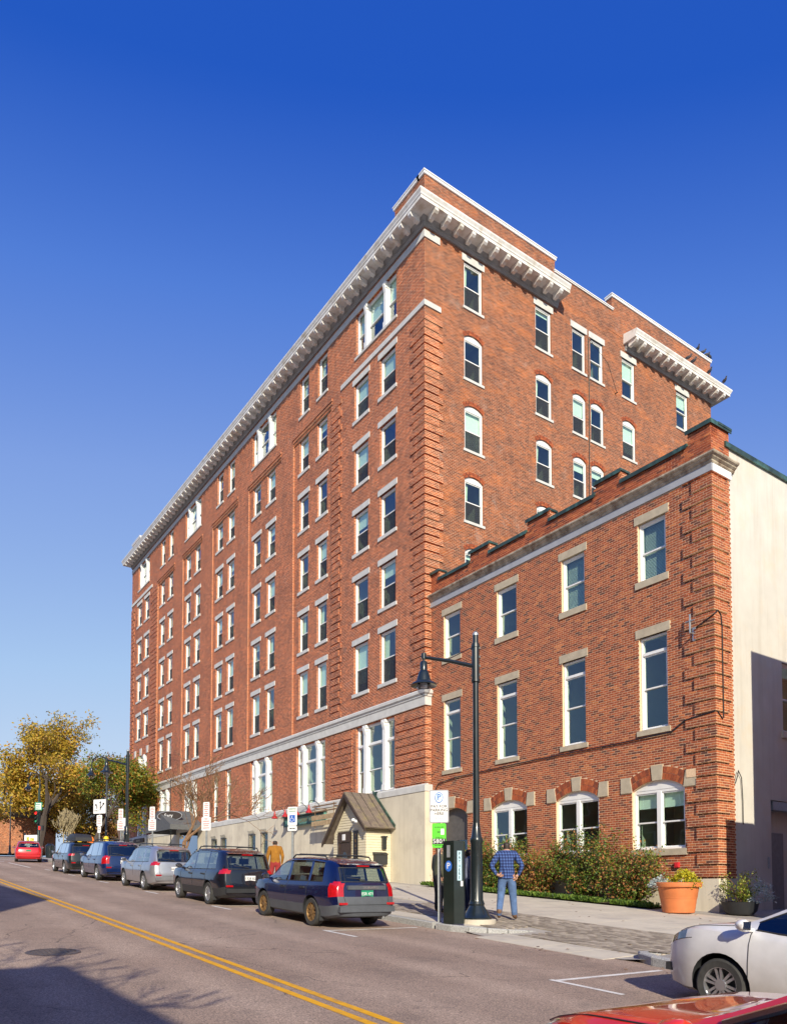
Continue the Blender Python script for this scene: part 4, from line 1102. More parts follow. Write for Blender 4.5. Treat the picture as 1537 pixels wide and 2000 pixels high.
# cable slung along the facade, its bracket on the corner, fire bell box
mb = MB(); mb.tube([(-26.1, -.04, 4.05), (-25.7, -.05, 4.5), (-24.5, -.05, 4.62), (-20, -.05, 4.72), (-16, -.05, 4.74), (-14.2, -.05, 4.78), (-13.7, -.07, 5.05), (SX+.05, -.08, 5.15)], .022, 6)
mb.tube([(SX+.07, .0, 5.15), (SX+.08, .25, 4.95), (SX+.08, .3, 5.0), (SX+.08, .3, 7.7), (SX+.08, .25, 8.05), (SX+.08, .1, 8.15), (SX+.07, -.08, 8.0), (SX-.5, -.12, 7.75)], .02, 6)
o = lpart('cable', mb, M['sign_black'])
mb = MB(); mb.tube([(-13.35, -.05, 7.6), (-13.35, -.25, 7.6), (-13.35, -.25, 8.15)], .03, 6); mb.tube([(-13.5, -.25, 7.95), (-13.2, -.25, 7.95)], .025, 6); mb.box(-13.4, -13.3, -.06, .0, 7.4, 7.8)
lpart('cable_bracket', mb, M['steel'])
mb = MB(); mb.tube([(SX+.03, .93, 3.1), (SX+.1, .95, 3.35), (SX+.06, 1.05, 3.5), (SX+.04, 1.25, 3.3), (SX+.03, 1.32, 2.6), (SX+.03, 1.32, 1.9)], .014, 5)
lpart('cable', mb, M['sign_black'])
mb = MB(); mb.box(-14.12, -13.98, -.09, .0, .62, .78); mb.box(-14.09, -14.01, -.1, -.09, .66, .74); lpart('alarm_box', mb, M['sign_red'])

# ---------------------------------------------------------------- buildings and one added block outside the picture that shade the alley and the road
def plain_block(name, label, x0, x1, y0, y1, z1, mat, wins):
    t = thing(name, label, 'building', (x0, y0, hr((x0+x1)/2)))
    mb = MB(); mb.box(x0, x1, y0, y1, -3, z1-.6); o = mb.build('wall', mat, t); o.location = -t.location
    mb = MB(); mb.box(x0-.001, x1+.001, y0-.001, y1+.001, z1-.6, z1); o = mb.build('roof', M['cornice'], t); o.location = -t.location
    for (wx, wy, wz, ax) in wins:
        mb = MB()
        if ax == 'F': mb.box(wx-.55, wx+.55, wy-.03, wy+.03, wz, wz+1.9)
        else: mb.box(wx-.03, wx+.03, wy-.55, wy+.55, wz, wz+1.9)
        o = mb.build('window', M['white'], t); o.location = -t.location
        mb = MB()
        if ax == 'F': mb.box(wx-.47, wx+.47, wy-.04, wy+.04, wz+.08, wz+1.82)
        else: mb.box(wx-.04, wx+.04, wy-.47, wy+.47, wz+.08, wz+1.82)
        mb.build('pane', M['car_glass_dark'], o)
    return t
plain_block('neighbour_building', 'brick building beyond the alley, just outside the right edge, shading the cream wall', -7.8, 9, 19.9, 38, 10.1, M['brick_front'], [(-5+i*3.2, 19.9, z, 'F') for i in range(4) for z in (.6, 4.6)])
nb = thing('shade_block', 'low annex beside the alley outside the right edge, shading the wall foot', 'building', (-7.8, 18.3, -1.3))  # unseen stand-in, shaped and placed only to cast the low shadow
mb = MB(); mb.box(0, 3.6, 0, 1.55, 0, 5.95); mb.build('wall', M['stucco'], nb); mb = MB(); mb.box(-.02, 3.62, -.02, 1.57, 5.95, 6.05); mb.build('roof', M['copper'], nb)
plain_block('opposite_building', 'lower brick building across the street behind the viewer, its shadow in the bottom left corner', 3.75, 24, -22, -5, 7.6, M['brick_front'], [(5.5+i*3, -5, z, 'F') for i in range(6) for z in (.2, 3.8)])
plain_block('opposite_building', 'longer brick building across the street behind the viewer, its shadow on the yellow lines', -48, -4.2, -22, -5, 10.8, M['brick_side'], [(-46+i*3, -5, z, 'F') for i in range(14) for z in (2.0, 5.6, 8.2)])

# ---------------------------------------------------------------- street furniture and signs
FACE = math.atan2(-0.86, 0.5)                                   # most signs are turned towards oncoming drivers / the viewer
def arm_lamp(name, label, X, Y, H=6.9, arm=2.2, ang=math.pi, base=True, group='arm street lamps'):
    z = hs(X, Y)
    t = thing(name, label, 'street lamp', (X, Y, z), (0, 0, ang), group)
    bm = MB(); bm.lathe([(.36, 0), (.36, .07), (.31, .12), (.27, .2), (.20, .32), (.18, .36), (.195, .40), (.18, .44), (.155, .5), (.15, 1.25), (.14, 1.85), (.16, 1.9), (.16, 1.97), (.13, 2.02), (.09, 2.3), (.082, 2.35)], n=24)
    bm.build('pole_base', M['black_iron'], t, smooth=True)
    pm_ = MB(); pm_.lathe([(.082, 2.3), (.070, H-.02), (.070, H)], n=20); pm_.build('pole', M['black_iron'], t, smooth=True)
    c = MB(); c.lathe([(.095, 0), (.095, .95)], (0, 0, H-1.15), 18); c.lathe([(.11, 0), (.11, .06)], (0, 0, H-1.15), 18); c.lathe([(.11, 0), (.11, .06)], (0, 0, H-.3), 18)
    for k in range(4):
        for a in range(2): c.lathe([(.02, 0), (.02, .05)], (.10 if a else -.10, .0, H-1.0+k*.22), 8)
    c.build('collar', M['black_iron'], t)
    cap = MB(); cap.lathe([(.075, 0), (.075, .05), (.04, .09), (.0, .1)], (0, 0, H), 16); cap.build('cap', M['steel'], t, smooth=True)
    a = MB(); a.tube([(.08, 0, H-.74), (arm*.5, 0, H-.56), (arm, 0, H-.40)], [.055, .048, .042], 10); a.build('arm', M['black_iron'], t, smooth=True)
    r = MB(); r.tube([(.08, 0, H-.28), (arm*.35, 0, H-.42), (arm*.58, 0, H-.53)], .012, 6); r.build('brace', M['black_iron'], t)
    hx = arm + .03; k = .84; hz = H - .42
    h = MB(); h.lathe([(.075*k, -.02), (.075*k, .12), (.04*k, .14)], (hx, 0, hz), 14); h.lathe([(.03, -.10), (.03, 0)], (hx, 0, hz), 10)
    h.lathe([(r_*k, z_*k) for r_, z_ in [(.085, 0), (.11, -.03), (.11, -.28), (.13, -.3), (.16, -.36), (.2, -.5), (.23, -.6), (.36, -.66), (.40, -.72), (.39, -.735), (.25, -.68), (.2, -.66)]], (hx, 0, hz-.08), 24, cap=False)
    h.build('lamp_head', M['black_iron'], t, smooth=True)
    g = MB(); g.lathe([(r_*k, z_*k) for r_, z_ in [(.2, 0), (.21, -.06), (.2, -.16), (.16, -.28), (.09, -.36), (0, -.39)]], (hx, 0, hz-.64), 20, cap=False)
    g.build('globe', M['globe'], t, smooth=True)
    l = MB(); l.lathe([(.0, .02), (.09, 0), (.09, -.1), (0, -.13)], (hx, 0, hz-.64), 12); l.build('lamp_lens', M['sign_white'], t)
    return t
M['globe'] = glass_mat('frosted_globe', (.80, .82, .86), .12, 1.4, .08)
lampA = arm_lamp('street_lamp', 'black arm street lamp with glass globe beside the parking pay station', -13.95, 12.15, 6.95, 1.3, math.atan2(-.57, -.82) + .0)
mbp = MB(); mbp.lathe([(.46, -.12), (.46, .035)], (0, 0, 0), 28); mbp.build('footing', M['concrete'], lampA)
mbp = MB(); mbp.box(-.085, -.075, -.11, -.02, 2.62, 3.1)
st = mbp.build('sticker', pm('pale_sticker', (.5, .65, .5), .5), lampA); st.rotation_euler = (0, 0, 1.4)
arm_lamp('street_lamp', 'black arm street lamp by the far end of the tall building', -42.3, 11.75, 6.5, 1.4, math.pi + math.atan2(.57, .82))
def hook_lamp(label, X, Y, H=6.2, r=.62, ang=math.pi, z=None):
    z = hs(X, Y) if z is None else z
    t = thing('hook_lamp', label, 'street lamp', (X, Y, z), (0, 0, ang), 'shepherd hook street lamps')
    p = MB(); p.lathe([(.2, 0), (.2, .1), (.12, .3), (.11, 1.0), (.07, 1.1), (.055, H-.7)], n=14)
    p.build('pole', M['black_iron'], t, smooth=True)
    a = MB(); a.tube([(0, 0, H-.75)] + [(r - r*math.cos(k*math.pi/8), 0, H-.7 + r*math.sin(k*math.pi/8)) for k in range(9)] + [(2*r, 0, H-.85)], .035, 8); a.build('hook', M['black_iron'], t, smooth=True)
    h = MB(); h.lathe([(.04, 0), (.09, -.05), (.1, -.25), (.25, -.45), (.3, -.5), (.22, -.5)], (2*r, 0, H-.8), 16, cap=False); h.build('lamp_head', M['black_iron'], t, smooth=True)
    g = MB(); g.lathe([(.18, 0), (.17, -.14), (.0, -.26)], (2*r, 0, H-1.28), 12, cap=False); g.build('globe', M['globe'], t, smooth=True)
    return t
hook_lamp('black hook street lamp standing right behind the red traffic light', -67.35, 11.7, 7.0, .62, math.pi + math.atan2(.57, .82))
hook_lamp('black hook street lamp at the far left edge, beyond the red hatchback', -94.9, 13.5, 7.4, .62, math.pi + math.atan2(.57, .82))
hook_lamp('black hook street lamp partly hidden by the arm of the lamp at the building end', -49.55, 12.5, 7.0, .62, 0 + math.pi + math.atan2(.57, .82))

# parking pay station
t = thing('pay_station', 'black parking pay station pillar with blue P badge in front of lamp', 'pay station', (-13.68, 11.23, hs(-13.68, 11.23)), (0, 0, R(46)))
t.scale = (.9, .9, 1)
poly = [(-.26, -.17), (.02, -.30), (.27, -.19), (.27, .2), (-.26, .2)]
mb = MB(); mb.prism(poly, 0, 1.86, 'z'); mb.prism([(x*1.0, y*1.0) for x, y in poly], 1.862, 1.90, 'z'); mb.build('cabinet', M['station'] if 'station' in M else pm('station_green_black', (.010, .016, .013), .3, 0, .2, coat=.5), t)
ctr = Vector((-.12, -.235)); d1 = Vector((.28, -.13)).normalized(); n1 = Vector((d1.y, -d1.x))
def on_face(p, d, n, u, z, off=.004): return (p.x + d.x*u + n.x*off, p.y + d.y*u + n.y*off, z)
rz1 = math.atan2(d1.y, d1.x)
disc = MB(); disc.prism([(.095*math.cos(i*math.pi/12), .125*math.sin(i*math.pi/12)) for i in range(24)], -.004, .004, 'y'); o = disc.build('badge', M['sign_blue'], t); o.location = on_face(ctr, d1, n1, 0, 1.32); o.rotation_euler = (0, 0, rz1)
txt('P', .2, on_face(ctr, d1, n1, 0, 1.32, .011), M['sign_white'], t, rz=rz1)
mb = MB(); mb.box(-.045, .045, -.012, .0, -.14, .14); o = mb.build('screen_slot', M['steel'], t); o.location = on_face(ctr, d1, n1, 0, 1.66); o.rotation_euler = (0, 0, rz1)
c2 = Vector((.145, -.245)); d2 = Vector((.25, .11)).normalized(); n2 = Vector((d2.y, -d2.x)); rz2 = math.atan2(d2.y, d2.x)
mb = MB(); mb.box(-.06, .06, -.005, .0, -.34, .34); o = mb.build('pay_here_plate', pm('plate_blue', (.42, .62, .72), .5), t); o.location = on_face(c2, d2, n2, .01, 1.33); o.rotation_euler = (0, 0, rz2)
for i, ch in enumerate('PAYHERE'): txt(ch, .1, on_face(c2, d2, n2, .01, 1.60 - i*.088 - (.02 if i > 2 else 0), .012), M['sign_black'], t, rz=rz2)
mb = MB(); mb.box(-.03, .03, -.006, 0, -.06, .06); o = mb.build('sticker', M['sign_white'], t); o.location = on_face(c2, d2, n2, .07, .92); o.rotation_euler = (0, 0, rz2)

# sign posts
def rrect(w, h, r=.04, n=4):
    P = []
    for cx, cz, a0 in ((w/2-r, h/2-r, 0), (-w/2+r, h/2-r, 90), (-w/2+r, -h/2+r, 180), (w/2-r, -h/2+r, 270)):
        for k in range(n+1): a = R(a0 + 90*k/n); P.append((cx + r*math.cos(a), cz + r*math.sin(a)))
    return P
def post(name, label, X, Y, H, rz, z=None, group=None, cat='sign'):
    z = hs(X, Y) if z is None else z
    t = thing(name, label, cat, (X, Y, z), (0, 0, rz), group)
    mb = MB(); mb.prism([(-.035, .0), (-.02, 0), (-.02, .03), (.02, .03), (.02, 0), (.035, 0), (.035, .04), (-.035, .04)], -.1, H, 'z')
    mb.build('post', M['steel'], t); return t
def plate(t, w, h, z, mat, border=None, x=0.0, name='sign_plate', y=-.012):
    mb = MB(); mb.prism(rrect(w, h), y-.004, y, 'y'); p = mb.build(name, border or mat, t); p.location = (x, 0, z)
    if border:
        mb = MB(); mb.prism(rrect(w-.05, h-.05, .03), y-.0065, y-.0042, 'y'); q = mb.build('sign_field', mat, p)
    return p
def bars(p, rows, w, mat, y=-.022):                              # lines of small print too small to read
    mb = MB()
    for z, f, hh in rows:
        x = -w/2*f
        rr = random.Random(int(z*1000))
        while x < w/2*f - .01:
            l = rr.uniform(.02, .05); mb.box(x, min(x+l, w/2*f), y, y+.003, z-hh/2, z+hh/2); x += l + .012
    return mb.build('small_print', mat, p)
ang = R(-32)
t = post('parking_sign', 'white pay for parking sign over green 5801 plate on a steel post', -14.12, 11.14, 2.55, R(46))
p = plate(t, .46, .78, 2.72, M['sign_white'], M['lead'])
mb = MB(); mb.prism([(.10*math.cos(i*math.pi/12), .13*math.sin(i*math.pi/12)+.21) for i in range(24)], -.024, -.02, 'y'); mb.build('badge', M['sign_blue'], p)
mb = MB(); mb.prism([(.085*math.cos(i*math.pi/12), .113*math.sin(i*math.pi/12)+.21) for i in range(24)], -.027, -.0245, 'y'); mb.build('badge_field', pm('pale_blue', (.55, .70, .80), .5), p)
txt('P', .2, (0, -.03, .215), M['sign_blue'], p)
for i, s in enumerate(('PAY FOR', 'PARKING', 'HERE')): txt(s, .098, (0, -.023, .0 - i*.088), M['sign_black'], p)
bars(p, [(-.25, .7, .018), (-.295, .45, .018)], .4, M['lead'])
p = plate(t, .33, .58, 2.03, M['lime'])
mb = MB(); mb.box(-.155, .155, -.021, -.017, -.205, -.07); mb.build('number_field', M['sign_black'], p)
txt('5801', .15, (0, -.024, -.1375), M['sign_white'], p)
mb = MB(); mb.box(.04, .12, -.021, -.017, .02, .16); mb.build('picture', M['sign_white'], p)
bars(p, [(.2, .8, .014), (.1, .3, .012), (.07, .3, .012), (-.04, .6, .012), (-.23, .8, .012)], .26, M['sign_black'])
# accessible parking sign behind the blue wagon
t = post('parking_sign', 'reserved accessible parking sign with blue wheelchair square behind the blue wagon', -22.3, 11.5, 2.6, R(35))
p = plate(t, .34, .62, 2.62, M['sign_white'])
txt('RESERVED', .06, (0, -.02, .24), M['sign_green'], p); txt('PARKING', .06, (0, -.02, .16), M['sign_green'], p)
mb = MB(); mb.box(-.1, .1, -.021, -.016, -.2, .04); mb.build('symbol_field', M['sign_blue'], p)
mb = MB(); mb.tube([(-.015, -.023, .01), (-.015, -.023, -.07), (.035, -.023, -.07), (.05, -.023, -.14)], .009, 5); mb.tube([(.06*math.cos(a)-.015, -.023, .055*math.sin(a)-.115) for a in [R(100+i*25) for i in range(11)]], .008, 5); mb.build('wheelchair_symbol', M['sign_white'], p)
p = plate(t, .34, .16, 2.22, M['sign_white'])
mb = MB()
for s in (-1, 1): mb.prism([(s*.03, .02), (s*.13, .0), (s*.03, -.02)], -.021, -.016, 'y'); mb.box(s*.01, s*.05, -.0212, -.0165, -.012, .012)
mb.build('arrow', M['sign_black'], p)
def no_park(label, X, Y, rz=R(35)):
    t = post('no_parking_sign', label, X, Y, 2.95, rz, group='red and white parking restriction signs')
    p = plate(t, .30, .62, 3.0, M['sign_white'])
    bars(p, [(.24-i*.08, .8 if i % 2 else .55, .03) for i in range(7)], .26, M['sign_red'])
    p = plate(t, .44, .55, 2.42, M['sign_white'])
    txt('NO', .09, (0, -.02, .2), M['sign_red'], p); txt('PARKING', .075, (0, -.02, .1), M['sign_red'], p)
    bars(p, [(-.0, .8, .03), (-.08, .6, .03), (-.17, .8, .03)], .38, M['sign_red'])
    return t
no_park('red and white no parking sign right of the bare street tree', -29.8, 11.45)
no_park('red and white no parking sign left of the oval restaurant sign', -37.2, 11.55)
no_park('red and white no parking sign on the lamp post at the building end', -42.0, 11.35)
t = post('lane_sign', 'white lane arrows sign reading only, left of the building end', -48.0, 11.7, 3.75, R(35))
p = plate(t, .92, .86, 3.6, M['sign_white'], M['sign_white'])
mb = MB()
mb.prism([(-.22, -.13), (-.16, -.13), (-.16, .02), (-.22, .1), (-.2, .14), (-.34, .16), (-.30, .03), (-.26, .07), (-.22, .0)], -.024, -.02, 'y')
mb.prism([(.03, -.24), (.09, -.24), (.09, .22), (.14, .22), (.06, .34), (-.02, .22), (.03, .22)], -.024, -.02, 'y')
mb.prism([(.092, -.06), (.25, .14), (.21, .18), (.37, .24), (.34, .08), (.30, .11), (.092, -.15)], -.0241, -.0201, 'y')
mb.build('arrow', M['sign_black'], p)
txt('ONLY', .13, (-.22, -.023, -.25), M['sign_black'], p)
p = plate(t, .40, .66, 2.75, M['sign_white']); txt('NO', .09, (0, -.02, .24), M['sign_red'], p); txt('PARKING', .075, (0, -.02, .14), M['sign_red'], p); bars(p, [(.02, .8, .03), (-.08, .7, .03), (-.18, .8, .03)], .36, M['sign_red'])
p = plate(t, .24, .4, 2.2, M['sign_white']); bars(p, [(.1, .6, .04), (-.02, .8, .04)], .2, M['sign_black'])
t = post('pay_sign', 'small white sign on a green post beside the far arm lamp', -43.6, 11.9, 2.5, R(35)); p = plate(t, .46, .6, 2.55, M['sign_white']); bars(p, [(.1, .5, .05)], .36, M['sign_blue'])
t = post('small_sign', 'small white sign seen above the roof of the red hatchback', -76, 9.2, 2.6, R(35)); plate(t, .4, .7, 2.6, M['sign_white'])
# traffic signal
t = thing('traffic_signal', 'traffic signal showing red on a dark green pole left of the parked cars', 'traffic light', (-67.0, 11.6, hs(-67, 11.6)), (0, 0, R(50)))
mb = MB(); mb.lathe([(.16, 0), (.16, .2), (.085, .4), (.08, 5.6), (.0, 5.65)], n=14); mb.build('pole', pm('dark_green_pole', (.012, .035, .03), .4), t, smooth=True)
mb = MB(); mb.box(-.13, .13, -.36, -.12, 2.75, 3.75)
for k in range(3): mb.tube([(0, -.36, 3.58-k*.32), (0, -.52, 3.6-k*.32)], [.125, .13], 12, cap=False)
mb.box(-.03, .03, -.15, 0, 3.5, 3.6); mb.box(-.03, .03, -.15, 0, 2.9, 3.0); mb.build('signal_head', pm('signal_housing', (.012, .03, .026), .5), t)
for k, m_ in enumerate((emit_mat('red_signal', (1, .01, .01), 3.0), M['sign_black'], M['sign_green'])):
    mb = MB(); mb.prism([(.115*math.cos(i*math.pi/8), 3.58-k*.32+.115*math.sin(i*math.pi/8)) for i in range(16)], -.375, -.365, 'y'); mb.build('signal_lens', m_, t)
mb = MB(); mb.box(.12, .5, -.3, -.08, 2.2, 2.6); mb.box(.0, .12, -.22, -.15, 2.35, 2.42); mb.build('pedestrian_head', M['plastic'], t)
mb = MB(); mb.box(.17, .3, -.31, -.3, 2.27, 2.53); mb.build('red_hand', emit_mat('red_hand', (.9, .02, .01), 1.2), t)
mb = MB(); mb.box(-.28, .34, -.13, -.1, 3.85, 4.5); sgn = mb.build('street_plate', M['sign_green'], t); mb = MB(); mb.box(-.2, .26, -.137, -.131, 3.92, 4.43); mb.build('plate_field', M['sign_white'], sgn)
bars(sgn, [(4.33, 1, .09), (4.18, .8, .08), (4.03, .9, .09)], .4, M['sign_green'], -.142)
t = thing('litter_bin', 'black litter bin on the corner pavement right of the traffic light', 'bin', (-67.1, 12.5, hs(-67.1, 12.5)))
mb = MB(); mb.lathe([(.3, 0), (.34, .9)], n=14); mb.build('body', M['black_iron'], t, smooth=True); mb = MB(); mb.lathe([(.36, .9), (.36, .98), (.2, 1.15), (.16, 1.15)], n=14); mb.build('lid', M['black_iron'], t, smooth=True)
# construction things behind the cars: orange and yellow markers
for X, Y, lab in ((-52.6, 11.6, 'yellow bagged meter head left of the lane arrows sign'), (-46.0, 11.6, 'yellow bagged meter head right of the lane arrows sign')):
    t = thing('bagged_meter', lab, 'parking meter', (X, Y, hs(X, Y)), (0, 0, 0), 'bagged parking meters')
    mb = MB(); mb.lathe([(.04, 0), (.04, 1.35)], n=10); mb.build('post', M['steel'], t); mb = MB(); mb.lathe([(.08, 1.3), (.14, 1.4), (.15, 1.7), (.08, 1.8), (0, 1.82)], n=10); mb.build('bag', pm('yellow_bag', (.8, .55, .02), .6), t, smooth=True)
t = thing('round_marker', 'round orange marker seen above the dark blue car', 'marker', (-51.3, 12.0, hs(-51.3, 12.0)), (0, 0, R(35)))
mb = MB(); mb.lathe([(.03, 0), (.03, 1.3)], n=8); mb.build('post', M['steel'], t); mb = MB(); mb.prism([(.26*math.cos(i*math.pi/8), 1.5+.26*math.sin(i*math.pi/8)) for i in range(16)], -.06, -.03, 'y'); mb.build('disc', pm('orange_disc', (.85, .2, .02), .5), t)

# restaurant board with goosenecks, awning and oval sign on the tall building
t = thing('restaurant_sign', 'green painted restaurant sign board with gold letters on the cement base', 'sign', (-36.95, 19.75, 3.45))
mb = MB(); mb.box(-2.3, 2.3, -.06, .1, 0, .5); mb.build('board', pm('verdigris_board', (.10, .24, .20), .6, var=.3, scale=4), t)
mb = MB(); mb.box(-2.4, 2.35, -.2, .1, .52, .57); mb.build('sign_roof', M['copper'], t)
mb = MB(); ring(mb, -2.3, 2.3, 0, .5, .05, -.085, -.06); mb.build('moulding', M['copper'], t)
txt('TRATTORIA DELIA', .36, (.02, -.066, .25), M['gold'], t, sx=1.15)
t = thing('hanging_board', 'weathered wooden sign boards between the green board and the porch', 'sign', (-33.7, 19.2, 3.2))
for i in range(2):
    mb = MB(); mb.box(-1.35, 1.2, -.03, .03, i*.3, i*.3+.24); b_ = mb.build('board', pm('tan_board', (.42, .30, .17), .8, var=.3), t)
mb = MB(); mb.box(-1.3, 1.15, -.02, .02, .7, .76); mb.box(-1.3, 1.15, -.02, .02, .98, 1.04); mb.tube([(-1.0, 0, -.1), (-1.0, 0, 1.1)], .02, 5); mb.tube([(.9, 0, 0), (.9, 0, 1.1)], .02, 5); mb.box(-1.02, -.98, 0, .7, .9, .94); mb.box(.88, .92, 0, .7, .9, .94); mb.build('rail', M['bark'], t)
for X in (-39.4, -38.1, -36.75, -35.35):
    t = thing('gooseneck_lamp', {-39.4: 'red gooseneck lamp, leftmost of the four over the restaurant board', -38.1: 'red gooseneck lamp, second from left over the restaurant board', -36.75: 'red gooseneck lamp, third from left over the restaurant board', -35.35: 'red gooseneck lamp, rightmost of the four over the restaurant board'}[X], 'wall lamp', (X, 19.86, 4.3), (0, 0, 0), 'gooseneck lamps over the restaurant board')
    mb = MB(); mb.tube([(0, 0, 0), (0, -.12, .16), (0, -.35, .32), (0, -.6, .3), (0, -.68, .12), (0, -.68, .02)], .018, 6); mb.build('gooseneck', M['black_iron'], t)
    mb = MB(); mb.lathe([(.04, .05), (.05, -.05), (.07, -.16), (.17, -.3), (.19, -.36), (.15, -.35)], (0, -.68, 0), 14, cap=False); mb.build('lamp_shade', pm('red_enamel', (.40, .02, .015), .3, coat=.6), t, smooth=True)
t = thing('awning', 'dark grey tent awning over the far restaurant entrance', 'awning', (-55.0, 19.8, 4.35))
mb = MB(); A = [(-3.0, .1, 1.15), (2.6, .1, 1.15)]; 
vs = [(-3.0, .1, .1), (-.2, .1, 1.35), (2.6, .1, .1), (-3.0, -2.3, .1), (-.2, -2.3, 1.25), (2.6, -2.3, .1), (-3.0, .1, -.25), (2.6, .1, -.25), (-3.0, -2.3, -.25), (2.6, -2.3, -.25)]
mb.add(vs, [(0,1,4,3), (1,2,5,4), (3,4,5), (0,3,8,6), (2,7,9,5), (3,5,9,8)]); mb.build('canvas', pm('charcoal_canvas', (.10, .105, .11), .8, var=.15), t)
mb = MB()
for x_ in (-2.9, 2.5): mb.tube([(x_, -2.2, -.25), (x_, -2.2, -2.4)], .03, 6)
mb.build('pole', M['black_iron'], t)
mb = MB(); mb.box(-2.2, 1.6, .06, .1, -2.3, -.05); mb.build('entrance_glass', M['car_glass_dark'], t)
t = thing('oval_sign', 'dark oval restaurant sign hanging on a pole in front of the brick', 'sign', (-53.9, 18.0, 5.15), (0, 0, R(35)))
mb = MB(); mb.prism([(1.05*math.cos(i*math.pi/14), .34*math.sin(i*math.pi/14)) for i in range(28)], -.05, .05, 'y'); mb.build('board', pm('dark_board', (.045, .035, .028), .5), t)
E_ = [(1.05*math.cos(i*math.pi/14), -.055, .34*math.sin(i*math.pi/14)) for i in range(29)]
mb = MB(); mb.tube(E_, .025, 6); mb.build('rim', M['lead'], t); txt('Sary', .42, (-.1, -.06, .02), M['sign_white'], t)
mb = MB(); mb.tube([(0, 0, .3), (0, 0, 2.6)], .03, 6); mb.tube([(0, 0, 2.6), (.0, 2.2, 2.6)], .03, 6); mb.build('bracket', M['black_iron'], t)
t = thing('wall_sign', 'dark lettered sign board on the cement base at the far end', 'sign', (-67.6, 19.8, 3.95))
mb = MB(); mb.box(-1.45, 1.45, -.04, .05, 0, .36); mb.build('board', M['wood_dark'], t); txt('BAR', .26, (0, -.045, .18), M['sandstone'], t, sx=2.2)
mb = MB(); mb.box(-2.2, -2.1, -.3, .05, .42, .46); mb.lathe([(.03, .0), (.12, -.12)], (-2.15, -.3, .45), 8); mb.build('sign_lamp', M['black_iron'], t)

# ---------------------------------------------------------------- cars
SUV = dict(L=4.45, W=1.735, wb=2.525, fa=1.33, R=.325,
  zt=[(-2.23, 1.455), (-2.0, 1.515), (-1.7, 1.55), (-.7, 1.575), (.0, 1.56), (.42, 1.50), (.62, 1.43), (1.22, 1.045), (1.34, 1.01), (1.75, .955), (2.05, .87), (2.225, .72)],
  belt=[(-2.23, 1.03), (-1.0, .985), (.6, .93), (1.2, .93)],
  wm=[(-2.23, .735), (-2.13, .80), (-1.95, .845), (-1.2, .868), (1.2, .868), (1.8, .83), (2.08, .74), (2.225, .60)],
  wr=[(-2.23, .60), (-1.6, .635), (.3, .64), (.7, .64), (1.2, .68), (1.4, .66), (2.0, .56), (2.225, .44)],
  zb=[(-2.23, .30), (-1.9, .22), (1.9, .22), (2.225, .26)],
  xr=[(.2, .10), (.36, .02), (.55, .0), (.68, .03), (.80, .06), (1.03, .10), (1.45, .34), (1.6, .44)],
  wins=[(-1.62, -1.02), (-.92, .0), (.12, .98)], ws=(.66, 1.18), clad=.36)
HATCH = dict(SUV, L=4.35, zt=[(-2.18, 1.38), (-1.7, 1.44), (-.6, 1.48), (.1, 1.47), (.5, 1.40), (1.35, .98), (1.5, .95), (1.9, .86), (2.1, .74), (2.17, .62)], belt=[(-2.2, 1.0), (.6, .88), (1.2, .87)],
  xr=[(.2, .12), (.36, .02), (.55, .0), (.70, .02), (.98, .10), (1.35, .48), (1.6, .62)], fa=1.3, zb=[(-2.2, .26), (-1.8, .18), (1.9, .18), (2.18, .22)], wins=[(-1.5, -1.0), (-.9, .0), (.1, 1.05)], ws=(.55, 1.3))
SEDAN = dict(L=4.64, W=1.80, wb=2.71, fa=1.38, R=.325,
  zt=[(-2.32, .95), (-1.9, 1.06), (-1.55, 1.12), (-.9, 1.40), (-.3, 1.485), (.2, 1.48), (.5, 1.42), (1.16, 1.12), (1.30, 1.085), (1.7, 1.035), (2.0, .955), (2.2, .85), (2.32, .70)],
  belt=[(-2.32, .92), (-1.5, 1.0), (.6, .97), (1.2, .97)],
  wm=[(-2.32, .74), (-2.0, .85), (-1.0, .895), (1.2, .895), (1.75, .87), (2.05, .78), (2.22, .66), (2.32, .50)],
  wr=[(-2.32, .62), (-1.6, .68), (-.9, .60), (.2, .61), (.6, .63), (1.16, .68), (1.4, .68), (2.0, .58), (2.32, .36)],
  zb=[(-2.32, .28), (-1.9, .19), (1.9, .18), (2.32, .23)],
  xr=[(.2, .12), (.4, .0), (.7, .0), (.95, .05), (1.6, .10)],
  wins=[(-1.25, -.78), (-.68, .05), (.15, .98)], ws=(.52, 1.14), clad=.0)
PAINT = {}
